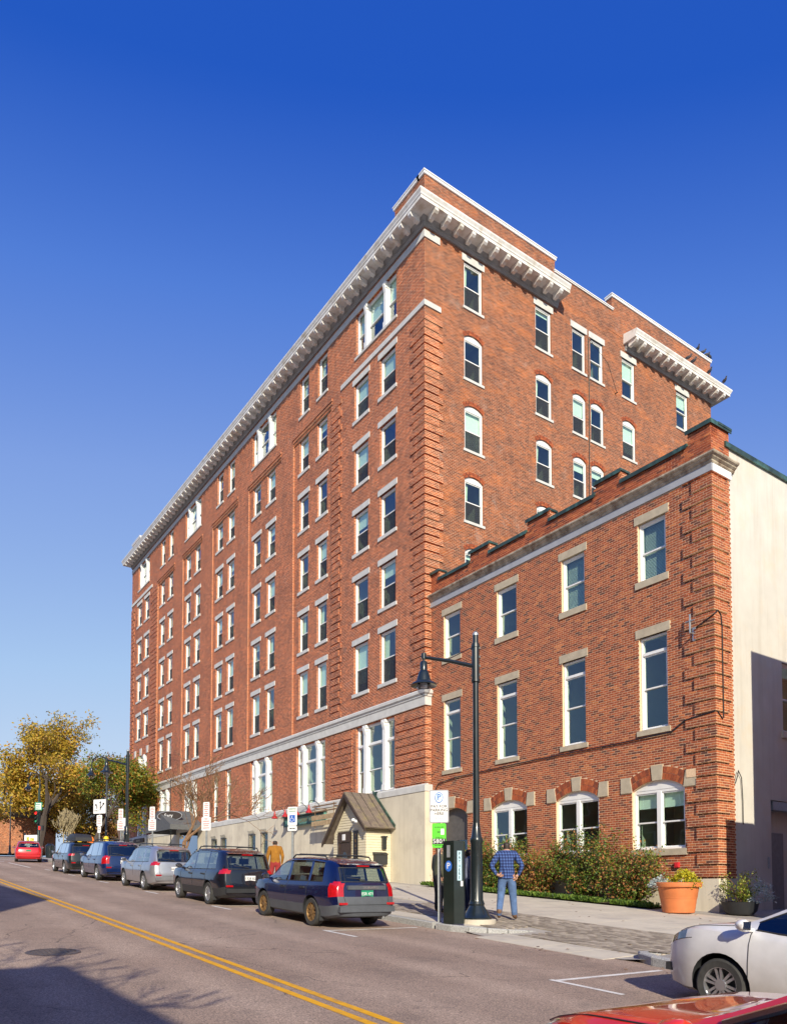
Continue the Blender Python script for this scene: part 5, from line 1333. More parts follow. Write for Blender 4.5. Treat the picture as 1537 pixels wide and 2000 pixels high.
def make_wheel(Rw, rim_mat, spokes, steel=False):
    def tyre():
        mb = MB(); n = 30; w = .105; prof = [(Rw*.66, -w*.9), (Rw*.9, -w), (Rw*.97, -w*.86), (Rw, -w*.6), (Rw, w*.6), (Rw*.97, w*.86), (Rw*.9, w), (Rw*.66, w*.9)]
        vs = []; fs = []
        for r, y in prof:
            for k in range(n): t = 2*math.pi*k/n; vs.append((r*math.cos(t), y, r*math.sin(t)))
        for i in range(len(prof)-1):
            for k in range(n): fs.append((i*n+k, i*n+(k+1) % n, (i+1)*n+(k+1) % n, (i+1)*n+k))
        mb.add(vs, fs); return mb.mesh('tyre', M['rubber'], smooth=True, angle=30)
    def rim():
        mb = MB(); n = 30; r0 = Rw*.68
        def rev(prof, m=0):
            vs = [(r*math.cos(2*math.pi*k/n), y, r*math.sin(2*math.pi*k/n)) for r, y in prof for k in range(n)]
            mb.add(vs, [(i*n+k, i*n+(k+1) % n, (i+1)*n+(k+1) % n, (i+1)*n+k) for i in range(len(prof)-1) for k in range(n)], .5, m)
        rev([(r0, .095), (r0*.94, .09), (r0*.9, .05), (r0*.88, -.08)])
        for s in range(spokes):
            a = 2*math.pi*s/spokes + .3
            for da in (-1, 1):
                c, sn = math.cos(a), math.sin(a); px, pz = -sn, c
                w0, w1 = (.045, .05) if spokes <= 5 else (.03, .032)
                o = da*(.028 if spokes <= 5 else .016)
                p = [(c*.05+px*(o-w0*.5), sn*.05+pz*(o-w0*.5)), (c*.05+px*(o+w0*.5), sn*.05+pz*(o+w0*.5)), (c*r0*.93+px*(o*2.2+w1*.5), sn*r0*.93+pz*(o*2.2+w1*.5)), (c*r0*.93+px*(o*2.2-w1*.5), sn*r0*.93+pz*(o*2.2-w1*.5))]
                mb.prism(p, .045, .072+(.001 if da > 0 else 0), 'y')
        mb.prism([(.07*math.cos(k*math.pi/8), .07*math.sin(k*math.pi/8)) for k in range(16)], .04, .082, 'y')
        return mb.mesh('rim', rim_mat)
    def hub():
        mb = MB(); n = 24; r = Rw*.6
        mb.prism([(r*math.cos(2*math.pi*k/n), r*math.sin(2*math.pi*k/n)) for k in range(n)], -.06, -.02, 'y'); return mb.mesh('brake_disc', M['plastic'])
    k = (Rw, rim_mat.name, spokes)
    return cached(('ty',)+k, tyre), cached(('ri',)+k, rim), cached(('hu',)+k, hub)
def make_car(label, sp, paint, X, Y, clad=None, rim=None, spokes=5, rails=True, plate_txt=None, plate_cols=None, brand=None, glass='car_glass', dense=.14, tail2=False, trim=None, bumper_clad=False, cat='car', sc=1.0, box=False, slope=True, group='cars parked along the kerb', yaw=0.0, name='parked_car', hubcap=None, rear_brand_y=0.0, tail_rows=(4, 6)):
    rim = rim or M['alloy']
    L = sp['L']; hl = L/2
    z = hr(X)
    t = thing(name, label, cat, (X, Y, z), (0, -math.atan(.0625) if slope else 0, math.pi + yaw), group)
    t.scale = (sc, sc, sc)
    keys = {-hl, hl, *[v for w in sp['wins'] for v in w], *sp['ws'], -hl+.06, -hl+.14, -hl+.24, hl-.04, hl-.1, hl-.18, hl-.3, -hl+.4}
    xs = sorted(keys); full = []
    for a, b in zip(xs, xs[1:]):
        n = max(1, round((b-a)/dense)); full += [a + (b-a)*i/n for i in range(n)]
    xs = full + [hl]
    def ring_at(xn):
        zt = sinterp(sp['zt'], xn); zb = interp(sp['zb'], xn); belt = interp(sp['belt'], xn)
        zs = min(belt, zt - .045); wm = sinterp(sp['wm'], xn); wr = min(sinterp(sp['wr'], xn), wm-.06)
        dz = zt - zs; g = max(0, min(1, (dz-.1)/.3)); ws = wm - .045 - .015*g
        H = zs - zb
        pts = [(0, zb), (wm-.14, zb), (wm-.045, zb+.05), (wm-.012, zb+.36*H), (wm, zb+.60*H), (wm-.008, zb+.86*H), (ws, zs),
               (lerp(ws-.07, ws-.02, g), zs+lerp(.35*dz, .035, g)), (lerp(lerp(ws, wr, .55), wr+.035, g), zt-lerp(.3*dz, .085, g)), (lerp(wr+.02, wr-.03, g), zt-lerp(.12*dz, .028, g)), (wr*.5, zt-.004), (0, zt)]
        k = max(0, 1 - (xn+hl)/.95)
        out = []
        for y, zz in pts: out.append((xn + interp(sp['xr'], zz)*k, y, zz))
        return out
    NR = 12
    rings = [ring_at(x) for x in xs]
    mb = MB(); V = []
    def row(r): return [r[0]] + [p for p in r[1:]] 
    per = 2*NR - 2
    for r in rings:
        V += [r[0]] + r[1:] + [(p[0], -p[1], p[2]) for p in r[-2:0:-1]]
    F = []; FM = []
    def matof(i, j):                                             # j: row band 0..NR-2, i: station
        xm = (xs[i]+xs[i+1])/2
        if j == 0: return 7
        if j == 7 and any(a < xm < b for a, b in sp['wins']): return 2
        if j >= 9 and sp['ws'][0] < xm < sp['ws'][1]: return 3
        if xm < -hl + .24 and tail_rows[0] <= j <= tail_rows[1] and sp['L'] != 4.64: return 5 if (xm < -hl+.14 or j < 6) else 0
        if xm > hl - .42 and j in (5, 6) and xm < hl-.02: return 6
        if j in (1, 2) and sp['clad']: return 1
        return 0
    for i in range(len(xs)-1):
        for q in range(per):
            j = q if q < NR-1 else per-1-q
            F.append((i*per+q, i*per+(q+1) % per, (i+1)*per+(q+1) % per, (i+1)*per+q)); FM.append(matof(i, j))
    # end caps: sheets between the left and right halves of the end rings
    cols_ = [-1, -.94, -.8, -.5, 0, .5, .8, .94, 1]
    def capsheet(ri, sgn, bulge, mfun):
        base = ri*per; r = rings[ri]; o = len(V); nc = len(cols_)
        for j in range(1, NR-1):
            p = r[j]
            for f in cols_:
                b_ = sgn*bulge*(1-abs(f)**3)
                V.append((p[0] + b_, p[1]*f, p[2]))
        def vid(j, c):
            if c == nc-1: return base + j
            if c == 0: return base + (per - j)
            return o + (j-1)*nc + c
        for j in range(1, NR-2):
            for c in range(nc-1):
                f = (vid(j, c), vid(j, c+1), vid(j+1, c+1), vid(j+1, c)); F.append(f if sgn > 0 else f[::-1]); FM.append(mfun(j, c))
        f = [vid(1, c) for c in range(nc)] + [base]; F.append(f); FM.append(7)
        f = [vid(NR-2, c) for c in range(nc)] + [base + NR-1]; F.append(f[::-1]); FM.append(0)
    def rear(j, c):
        if 7 <= j <= 7 and 1 <= c <= 6 and sp['L'] != 4.64: return 4
        if c in (0, 1, 6, 7) and tail_rows[0] <= j <= 5: return 5
        if c in (0, 7) and j == 6 and tail_rows[1] >= 6 and sp['L'] != 4.64: return 5
        if bumper_clad and j <= 3: return 1
        return 0
    def front(j, c):
        if c in (0, 1, 6, 7) and j in (5,): return 6
        if 2 <= c <= 5 and j in (2, 3, 4): return 7 if j != 3 or not bumper_clad else 1
        return 0
    capsheet(0, -1, .075, rear); capsheet(len(xs)-1, 1, .10, front)
    mats = [paint, clad or paint, M[glass], M['car_glass'], M[glass], M['tail'], M['head'], M['plastic']]
    me = bpy.data.meshes.new('body'); me.from_pydata(V, [], F)
    for m_ in mats: me.materials.append(m_)
    me.polygons.foreach_set('material_index', FM)
    bm = bmesh.new(); bm.from_mesh(me); bmesh.ops.remove_doubles(bm, verts=bm.verts, dist=.0005)
    bmesh.ops.recalc_face_normals(bm, faces=bm.faces); bm.to_mesh(me); bm.free()
    ob = bpy.data.objects.new('tmp', me); col.objects.link(ob)
    Rw = sp['R']; axles = (sp['fa'], sp['fa'] - sp['wb'])
    cuts = []
    for ax in axles:
        cm = MB(); n = 28; cm.prism([((Rw+.065)*math.cos(2*math.pi*k/n)+ax, (Rw+.065)*math.sin(2*math.pi*k/n)+Rw) for k in range(n)], -1.2, 1.2, 'y')
        cme = cm.mesh('cut', mats); cme.polygons.foreach_set('material_index', [7]*len(cme.polygons))
        co = bpy.data.objects.new('cut', cme); col.objects.link(co); cuts.append(co)
        md = ob.modifiers.new('b', 'BOOLEAN'); md.operation = 'DIFFERENCE'; md.object = co; md.solver = 'EXACT'
    dg = bpy.context.evaluated_depsgraph_get()
    res = bpy.data.meshes.new_from_object(ob.evaluated_get(dg))
    for o in [ob] + cuts: bpy.data.objects.remove(o)
    # split by material into parts
    names = {0: 'body', 1: 'cladding', 2: 'side_window', 3: 'windscreen', 4: 'rear_window', 5: 'tail_light', 6: 'headlight', 7: 'underbody'}
    parts = {}
    for mi, nm in names.items():
        bm = bmesh.new(); bm.from_mesh(res)
        bmesh.ops.delete(bm, geom=[f for f in bm.faces if f.material_index != mi], context='FACES')
        if not bm.faces: bm.free(); continue
        groups = [list(bm.faces)]
        if mi in (2, 5, 6):
            seen = set(); groups = []
            for f in bm.faces:
                if f.index in seen: continue
                st = [f]; g = []; seen.add(f.index)
                while st:
                    q = st.pop(); g.append(q)
                    for e in q.edges:
                        for h in e.link_faces:
                            if h.index not in seen: seen.add(h.index); st.append(h)
                groups.append(g)
        for g in groups:
            idx = {}; vs = []; fs = []
            for f in g:
                ff = []
                for v in f.verts:
                    if v.index not in idx: idx[v.index] = len(vs); vs.append(tuple(v.co))
                    ff.append(idx[v.index])
                fs.append(ff)
            m2 = bpy.data.meshes.new(nm); m2.from_pydata(vs, [], fs); m2.materials.append(mats[mi])
            m2.polygons.foreach_set('use_smooth', [True]*len(m2.polygons)); m2.set_sharp_from_angle(angle=R(42)); m2.update()
            parts.setdefault(nm, []).append(link(nm, m2, t))
        bm.free()
    bpy.data.meshes.remove(res)
    body = parts['body'][0]
    # wheels
    ty, ri, hu = make_wheel(Rw, rim, spokes)
    for ax in axles:
        hw = sinterp(sp['wm'], ax) - .125
        for s in (1, -1):
            w = thing('wheel', None, None, (ax, s*hw, Rw), (0, rnd.uniform(0, 6), 0 if s > 0 else math.pi)); w.parent = t
            w.rotation_euler = (0, 0, 0 if s > 0 else math.pi)
            link('tyre', ty, w); link('rim', ri, w); link('brake_disc', hu, w)
    # seats seen through the glass
    mb = MB()
    for sx_ in (.15, -.8):
        for sy in (.36, -.36):
            mb.prism([(sx_-.05, .55), (sx_+.42, .55), (sx_+.42, .68), (sx_+.1, .66), (sx_-.06, 1.12), (sx_-.18, 1.12)], sy-.25, sy+.25, 'y')
            mb.box(sx_-.2, sx_-.08, sy-.13, sy+.13, 1.16, 1.33)
    mb.box(-hl+.45, hl-.5, -.7, .7, .45, .5); mb.box(.85, 1.15, -.68, .68, .75, .9)
    mb.build('seats', M['seat'], t)
    def surf(xn, j): p = ring_at(xn)[j]; return Vector(p)
    # door seams and handles on the visible sides
    for s in (1, -1):
        mb = MB()
        for xn in (1.08 if sp['L'] != 4.64 else 1.02, .06, -.97):
            if xn > -hl + .3: mb.tube([(p.x, s*(p.y+.001), p.z) for p in (surf(xn, 3), surf(xn, 4), surf(xn, 5), surf(xn, 6), surf(xn, 7))], .005, 4)
        mb.build('door_seam', M['plastic'], t)
        for xn in (.22, -.78):
            p = surf(xn, 5); mb = MB(); mb.box(p.x-.1, p.x+.1, s*(p.y-.005), s*(p.y+.03), p.z-.02, p.z+.02); mb.build('door_handle', paint if not clad else M['plastic'], t)
        p = surf(1.0, 7); mb = MB(); y0 = p.y
        el = []
        for a_ in range(-4, 5):
            ph = a_*math.pi/8.2; el.append((math.cos(ph), math.sin(ph)))
        vs = []; n = 14
        for c_, s_ in el:
            for k in range(n):
                th = 2*math.pi*k/n; ex = math.cos(th)*c_; ez = math.sin(th)*c_
                vs.append((p.x+.05+max(ex, -.35)*.10, s*(y0+.155+s_*.105), p.z+.05+ez*.075 + .012*s_))
        mb.add(vs, [(a_*n+k, a_*n+(k+1) % n, (a_+1)*n+(k+1) % n, (a_+1)*n+k) for a_ in range(8) for k in range(n)] + [list(range(n)), list(range(8*n, 9*n))])
        mb.tube([(p.x+.03, s*(y0-.02), p.z-.01), (p.x+.05, s*(y0+.1), p.z+.0)], [.03, .02], 6)
        mr = mb.build('wing_mirror', paint, t, smooth=True, angle=50)
        mb = MB(); mb.box(p.x+.010, p.x+.014, s*(y0+.08), s*(y0+.235), p.z+.0, p.z+.10); mb.build('mirror_glass', M['chrome'], mr)
    for s in (1, -1):
        a0, b0 = sp['wins'][0][0], sp['wins'][-1][1]
        mb = MB(); mb.tube([(p.x, s*(p.y+.002), p.z) for p in [surf(a0 + (b0-a0)*k/8, 7) for k in range(9)]], .011, 4); mb.build('window_trim', M['plastic'], t)
        mb = MB(); mb.tube([(p.x, s*(p.y+.002), p.z) for p in [surf(a0 + (b0-a0)*k/8, 8) for k in range(9)]], .008 if trim is None else .022, 6); mb.build('window_trim', trim or M['plastic'], t)
    if sp['L'] != 4.64:
        mb = MB()
        for s in (1, -1):
            pts = []
            for j in (3, 4, 5, 6, 7, 8, 9):
                p = surf(-hl, j); f = .80 if j > 3 else .76; pts.append((p.x - .075*(1-f**3) - .002, s*p.y*f, p.z))
            mb.tube(pts, .006, 4)
        p = surf(-hl, 3); mb.tube([(p.x-.075*(1-abs(f)**3)-.002, p.y*f, p.z) for f in (-.76, -.5, 0, .5, .76)], .006, 4)
        p7, p8 = surf(-hl, 7), surf(-hl, 8)
        for p in (p7, p8): mb.tube([(p.x-.075*(1-abs(f)**3)-.003, p.y*f, p.z) for f in (-.94, -.8, -.5, 0, .5, .8, .94)], .014, 4)
        for s in (1, -1): mb.tube([(p.x-.075*(1-.94**3)-.003, s*p.y*.94, p.z) for p in (p7, p8)], .014, 4)
        mb.build('tailgate_seam', M['plastic'], t)
    if rails:
        for s in (1, -1):
            mb = MB(); pts = []
            for xn in (-1.55, -1.4, -.6, .1, .25):
                p = surf(xn, 9); pts.append((p.x, s*(p.y-.02), p.z + (.0 if xn in (-1.55, .25) else .075)))
            mb.tube(pts, .018, 6); mb.build('roof_rail', M['plastic'], t)
        mb = MB()
        for xn in (-1.0, -.15): p = surf(xn, 9); mb.tube([(p.x, -p.y, p.z+.085), (p.x, p.y, p.z+.085)], .016, 6)
        mb.build('roof_rack', M['plastic'], t)
    def rx(zz): return -hl + interp(sp['xr'], zz) - .075
    if sp['L'] != 4.64:
        zr = interp(sp['zt'], -hl)
        xx = -hl + interp(sp['xr'], zr)
        mb = MB(); mb.prism([(xx-.12, zr-.04), (xx+.25, zr+.0), (xx+.25, zr+.035), (xx-.14, zr-.015)], -.56, .56, 'y'); mb.build('spoiler', paint, t)
        mb = MB(); mb.box(xx-.15, xx-.11, -.16, .16, zr-.055, zr-.03); mb.build('brake_light', M['tail'], t)
        if plate_txt is not None:
            zp = .80; pb, pf = plate_cols
            mb = MB(); mb.box(rx(zp)-.012, rx(zp)+.03, -.155, .155, zp-.08, zp+.08); pl = mb.build('number_plate', pb, t)
            txt(plate_txt, .095, (rx(zp)-.014, 0, zp), pf, pl, rz=-math.pi/2)
        if brand:
            mb = MB(); zz = .93; mb.box(rx(zz)-.02, rx(zz)+.06, -.5, .5, zz-.035, zz+.055); gb = mb.build('tailgate_trim', clad or paint, t)
            txt(brand, .075, (rx(zz)-.022, rear_brand_y, zz+.008), M['chrome'], gb, rz=-math.pi/2, sx=1.5)
        mb = MB(); mb.tube([(rx(1.08)-.02, .02, 1.10), (rx(1.14)-.0, .28, 1.14), (rx(1.18)+.02, .46, 1.15)], .01, 5); mb.build('wiper', M['plastic'], t)
        mb = MB(); mb.box(rx(.5)-.012, rx(.5)+.12, -.72, .72, .40, .52); mb.build('rear_bumper', clad or paint, t)
        mb = MB(); 
        for s in (1, -1):
            mb = MB(); mb.box(rx(.5)-.0+.02, rx(.5)+.06, s*.52, s*.72, .56, .61); mb.build('reflector', M['tail'], t)
        mb = MB(); mb.tube([(-hl+.05, -.5, .27), (-hl+.5, -.5, .27)], .03, 8); mb.build('exhaust', M['steel'], t)
        for ax in (axles[1],):
            for s in (1, -1):
                mb = MB(); mb.box(ax-Rw-.09, ax-Rw-.07, s*.62, s*.84, .16, .42); mb.build('mud_flap', M['plastic'], t)
    if sp['L'] == 4.64:
        for s in (1, -1):
            mb = MB(); mb.tube([(p.x, s*(p.y+.001), p.z+.001) for p in [surf(1.12 + .98*k/8, 8) for k in range(9)]], .005, 4)
            mb.tube([(p.x, s*(p.y+.001), p.z) for p in [surf(1.78 + .36*k/4, 5) for k in range(5)]], .004, 4); mb.build('panel_seam', M['plastic'], t)
            pp = surf(hl-.16, 3); mb = MB(); mb.box(pp.x-.06, pp.x+.08, s*(pp.y-.05), s*(pp.y+.012), pp.z-.05, pp.z+.05); mb.build('fog_lamp', M['plastic'], t)
    if box:
        mb = MB(); prof = [(-1.0, .0), (-.98, .18), (-.8, .34), (.3, .36), (.8, .24), (.98, .06), (1.0, 0)]
        vs = []; n = len(prof)
        for f, k in ((-1, .78), (-.9, .93), (-.6, 1), (.6, 1), (.9, .93), (1, .78)):
            for px, pz in prof: vs.append((px*(.96 if abs(f) > .95 else 1) - .5, f*.42, 1.66 + pz*k))
        fs = [(i*n+j, (i+1)*n+j, (i+1)*n+(j+1) % n, i*n+(j+1) % n) for i in range(5) for j in range(n)] + [list(range(n)), list(range(5*n, 6*n))]
        mb.add(vs, fs); o = mb.build('roof_box', M['plastic'], t, smooth=True)
    return t
M['clad_grey'] = pm('grey_cladding', (.085, .095, .11), .5, var=.1)
PW, PG = (M['sign_white'], M['sign_black']), (M['sign_green'] , M['sign_white'])
YC = 9.2
make_car('dark blue estate car with grey cladding and gold wheels, nearest of the parked row', SUV, paint_mat('dark_blue_paint', (.005, .010, .055), .2, .22), -16.6, YC+.05, clad=M['clad_grey'], rim=M['gold'], plate_txt='ESR 471', plate_cols=PG, brand='SUBARU', bumper_clad=True, rear_brand_y=-.1)
make_car('dark grey crossover with white plate, second in the parked row from the right', dict(SUV, zt=[(x, zz*1.035) for x, zz in SUV['zt']]), paint_mat('dark_grey_paint', (.012, .014, .022), .3, .22), -22.8, YC, clad=M['plastic'], spokes=5, plate_txt='1328 B2', plate_cols=PW, tail_rows=(5, 6), sc=1.02)
make_car('silver crossover in the middle of the parked row', dict(SUV, zt=[(x, zz*1.035) for x, zz in SUV['zt']]), paint_mat('silver_paint', (.40, .41, .44), .6, .3), -29.3, YC+.05, plate_txt='HKR 208', plate_cols=PW, sc=1.01, tail_rows=(5, 6))
make_car('mid blue sport utility car between the silver crossover and the roof-box car', dict(SUV, zt=[(x, zz*1.06) for x, zz in SUV['zt']]), paint_mat('mid_blue_paint', (.008, .025, .11), .3, .22), -35.8, YC+.0, glass='car_glass_dark', plate_txt='GAB 514', plate_cols=PW, sc=1.04)
make_car('dark green-grey car with black roof box, farthest of the parked row', dict(SUV, zt=[(x, zz*1.02) for x, zz in SUV['zt']]), paint_mat('green_grey_paint', (.02, .025, .027), .3, .22), -42.0, YC-.1, plate_txt='', plate_cols=PG, box=True, glass='car_glass_dark', tail_rows=(5, 5))
make_car('bright red hatchback seen from behind near the crossing', HATCH, paint_mat('bright_red_paint', (.55, .012, .02), .1, .3), -59.2, 9.6, yaw=-.15, rails=False, plate_txt='', plate_cols=PG, group='cars on the street', name='hatchback')
make_car('white saloon car with dusty flank parked at the right edge', SEDAN, paint_mat('white_paint_dusty', (.66, .66, .67), .0, .35, dust=.75), -3.98, 9.36, rails=False, spokes=6, rim=M['alloy'], dense=.07, group='cars parked along the kerb')
make_car('glossy red car cut off by the bottom right corner', dict(SEDAN, zt=[(x, zz*1.0) for x, zz in SEDAN['zt']]), paint_mat('glossy_red_paint', (.62, .03, .012), .0, .2), -1.0, 3.80, rails=False, dense=.05, group='cars on the street', name='passing_car', trim=M['chrome'])
make_car('dark saloon car passing behind the red hatchback at the left edge', HATCH, paint_mat('dark_saloon_paint', (.02, .022, .045), .3, .3), -83.0, 7.0, rails=False, slope=False, yaw=R(90), group='cars on the street', name='saloon')

# ---------------------------------------------------------------- people
def plaid_mat():
    m, nt, b = nodes('blue_plaid_cloth'); tc = nt.nodes.new('ShaderNodeTexCoord'); s = nt.nodes.new('ShaderNodeSeparateXYZ'); nt.links.new(tc.outputs['Object'], s.inputs[0])
    def stripe(v, f): return mth(nt, 'GREATER_THAN', mth(nt, 'SINE', mth(nt, 'MULTIPLY', v, f)), -.1)
    f = mth(nt, 'MULTIPLY', mth(nt, 'ADD', stripe(mth(nt, 'ADD', s.outputs[0], s.outputs[1]), 105), stripe(s.outputs[2], 95)), .5)
    nt.links.new(ramp(nt, f, [(0, (.008, .013, .055)), (.5, (.02, .045, .17)), (1, (.07, .13, .33))]), b.inputs['Base Color']); b.inputs['Roughness'].default_value = .9
    return m
def cloth(name, c): return pm(name, c, .9, var=.22, scale=9, bmp=.3, bscale=25)
SKINM = {}
def person(label, X, Y, heading, mats, pose, height=1.8, group=None, hair_long=False):
    """one continuous skinned body; mats = (skin, hair, top, trousers, shoes)"""
    P = dict(pelvis=(0, 0, .98), spine=(0, -.01, 1.18), chest=(0, -.005, 1.40), neck=(0, .01, 1.53), skull=(0, .025, 1.63), crown=(0, .02, 1.715),
             shL=(-.185, -.01, 1.455), shR=(.185, -.01, 1.455), elL=(-.26, -.03, 1.17), elR=(.26, -.03, 1.17), wrL=(-.25, .05, .95), wrR=(.25, .05, .95), haL=(-.24, .07, .88), haR=(.24, .07, .88),
             hiL=(-.095, 0, .93), hiR=(.095, 0, .93), knL=(-.11, .03, .52), knR=(.11, .03, .52), anL=(-.12, 0, .10), anR=(.12, 0, .10), toL=(-.14, .15, .045), toR=(.14, .15, .045))
    P.update(pose)
    RR = dict(pelvis=(.165, .125), spine=(.155, .115), chest=(.18, .125), neck=(.062, .064), skull=(.088, .10), crown=(.085, .095), sh=(.082, .085), el=(.06, .06), wr=(.036, .036), ha=(.042, .03), hi=(.115, .12), kn=(.082, .088), an=(.064, .07), to=(.045, .035))
    E_ = [('pelvis', 'spine'), ('spine', 'chest'), ('chest', 'neck'), ('neck', 'skull'), ('skull', 'crown')]
    for s in 'LR': E_ += [('chest', 'sh'+s), ('sh'+s, 'el'+s), ('el'+s, 'wr'+s), ('wr'+s, 'ha'+s), ('pelvis', 'hi'+s), ('hi'+s, 'kn'+s), ('kn'+s, 'an'+s), ('an'+s, 'to'+s)]
    ks = list(P); me = bpy.data.meshes.new('sk'); me.from_pydata([P[k] for k in ks], [(ks.index(a), ks.index(b)) for a, b in E_], [])
    ob = bpy.data.objects.new('sk', me); col.objects.link(ob)
    md = ob.modifiers.new('s', 'SKIN'); md.use_smooth_shade = True
    for k, v in zip(ks, me.skin_vertices[0].data):
        r = RR.get(k) or RR[k[:-1]]; v.radius = r; v.use_root = (k == 'pelvis')
    sm = ob.modifiers.new('u', 'SUBSURF'); sm.levels = 2; sm.render_levels = 2
    dg = bpy.context.evaluated_depsgraph_get(); bmsh = bpy.data.meshes.new_from_object(ob.evaluated_get(dg)); bpy.data.objects.remove(ob)
    mb = MB()
    vs = [tuple(v.co) for v in bmsh.vertices]
    hand = [Vector(P['haL']), Vector(P['haR'])]; wr = [Vector(P['wrL']), Vector(P['wrR'])]; toe = [Vector(P['toL']), Vector(P['toR'])]; ank = [Vector(P['anL']), Vector(P['anR'])]
    for f in bmsh.polygons:
        c = f.center; a = 2
        if c.z > 1.545: a = 0 if (c.y > .055 and c.z < 1.70) or c.z < 1.575 else 1
        if hair_long and c.z > 1.42 and c.y < .02 and abs(c.x) < .13 and c.z > 1.5: a = 1
        if c.z <= 1.0 and c.z < .985: a = 3
        for h, w in zip(hand, wr):
            if (c-h).length < .075: a = 0
            elif (c-w).length < .07 and c.z < 1.2: a = 2
            elif (c-w).length < .16 and abs(c.x) > .17: a = 2
        for t_, k_ in zip(toe, ank):
            if (c-t_).length < .10 or (c-k_).length < .055 or c.z < .06: a = 4
        mb.f.append(list(f.vertices)); mb.m.append(a); mb.a.append(.5)
    mb.v = vs
    # fingers, thumb, ears, nose, eyes
    for i, (h, w) in enumerate(zip(hand, wr)):
        d = (h-w).normalized(); sd = d.orthogonal().normalized(); up = d.cross(sd)
        for k, (o_, l_) in enumerate(((-.03, .062), (-.01, .075), (.01, .07), (.03, .055))):
            p0 = h + sd*o_ + d*.01; p1 = p0 + d*l_*.55 + up*.008; p2 = p1 + d*l_*.4 + up*.022
            mb.tube([p0, p1, p2], [.0105, .0095, .007], 6, m=0)
        p0 = h + sd*.035 - d*.02; mb.tube([p0, p0 + sd*.025 + d*.025, p0 + sd*.03 + d*.055], [.012, .011, .008], 6, m=0)
    for s in (-1, 1):
        mb.lathe([(.0, -.03), (.018, -.018), (.024, .0), (.016, .024), (0, .032)], (s*.082, .015, 1.635), 8, m=0)
        mb.lathe([(0, -.008), (.009, 0), (0, .008)], (s*.032, .108, 1.655), 6, m=4)
    mb.add([(-.014, .112, 1.605), (.014, .112, 1.605), (0, .138, 1.608), (0, .113, 1.655)], [(0,1,2), (1,3,2), (3,0,2)], m=0)
    mb.box(-.022, .022, .106, .112, 1.578, 1.584, m=4)
    o = mb.build('person', list(mats), None, smooth=True, angle=80, recalc=False)
    k = height/max(v.co.z for v in o.data.vertices)
    o.scale = (k, k, k); o.location = (X, Y, hs(X, Y)); o.rotation_euler = (0, 0, math.atan2(-heading[0], heading[1]))
    tag(o, label, 'person', group)
    return o
SK = M['skin']; HD = pm('dark_hair', (.03, .02, .015), .6, var=.3, scale=40); HB = pm('brown_hair', (.12, .06, .03), .6, var=.3, scale=40)
SHOE = pm('brown_shoe', (.16, .085, .045), .6)
man = person('person in blue plaid shirt and jeans walking away in front of the hedge', -13.75, 12.95, (-.74, .67), (SK, HD, plaid_mat(), cloth('blue_denim', (.085, .15, .30)), SHOE),
    dict(elL=(-.34, -.09, 1.19), elR=(.34, -.09, 1.19), wrL=(-.22, -.12, 1.0), wrR=(.25, -.06, .99), haL=(-.15, -.135, .98), haR=(.19, -.07, .95),
         knL=(-.13, .04, .54), anL=(-.17, -.26, .20), toL=(-.18, -.17, .05), knR=(.14, .06, .51), anR=(.17, .06, .09), toR=(.20, .20, .045), crown=(.0, .03, 1.73), skull=(0, .03, 1.635)), 1.90)
mb = MB()                                                        # shirt tail hanging over the jeans
n = 20
for zz0, zz1, r0, r1 in ((1.12, 1.0, 1.0, 1.06), (1.0, .93, 1.06, 1.1)): pass
vs = []
for zz, k in ((1.14, 1.0), (1.04, 1.08), (.95, 1.12)):
    for i in range(n): a = 2*math.pi*i/n; vs.append((.165*k*math.cos(a), .128*k*math.sin(a) - .005, zz - (.03 if math.sin(a) < -.3 and zz < 1 else 0)))
mb.add(vs, [(j*n+i, j*n+(i+1) % n, (j+1)*n+(i+1) % n, (j+1)*n+i) for j in range(2) for i in range(n)])
mb.build('shirt_tail', man.data.materials[2], man, smooth=True)
wom = person('person in grey-blue top and dark trousers between the pay station and lamp', -14.42, 12.28, (.35, .93), (SK, HD, cloth('grey_blue_top', (.16, .18, .26)), cloth('navy_trousers', (.012, .02, .06)), SHOE), dict(elL=(-.22, .05, 1.18), wrL=(-.15, .25, 1.12), haL=(-.13, .32, 1.13), wrR=(.28, .12, .98), haR=(.28, .17, .93)), 1.70, hair_long=True)
person('person in olive coat with brown hair behind the pay station', -15.7, 12.35, (.3, .95), (SK, HB, cloth('olive_coat', (.07, .075, .05)), cloth('dark_trousers', (.02, .02, .025)), SHOE), {}, 1.74, hair_long=True)
person('person in ochre jacket and red trousers walking away behind the grey crossover', -24.6, 12.0, (-.98, .2), (SK, HD, cloth('ochre_jacket', (.30, .13, .012)), cloth('red_trousers', (.30, .03, .03)), SHOE), dict(knL=(-.11, .12, .54), anL=(-.12, .1, .1), toL=(-.13, .24, .05), anR=(.12, -.18, .16), toR=(.13, -.06, .04)), 1.80)

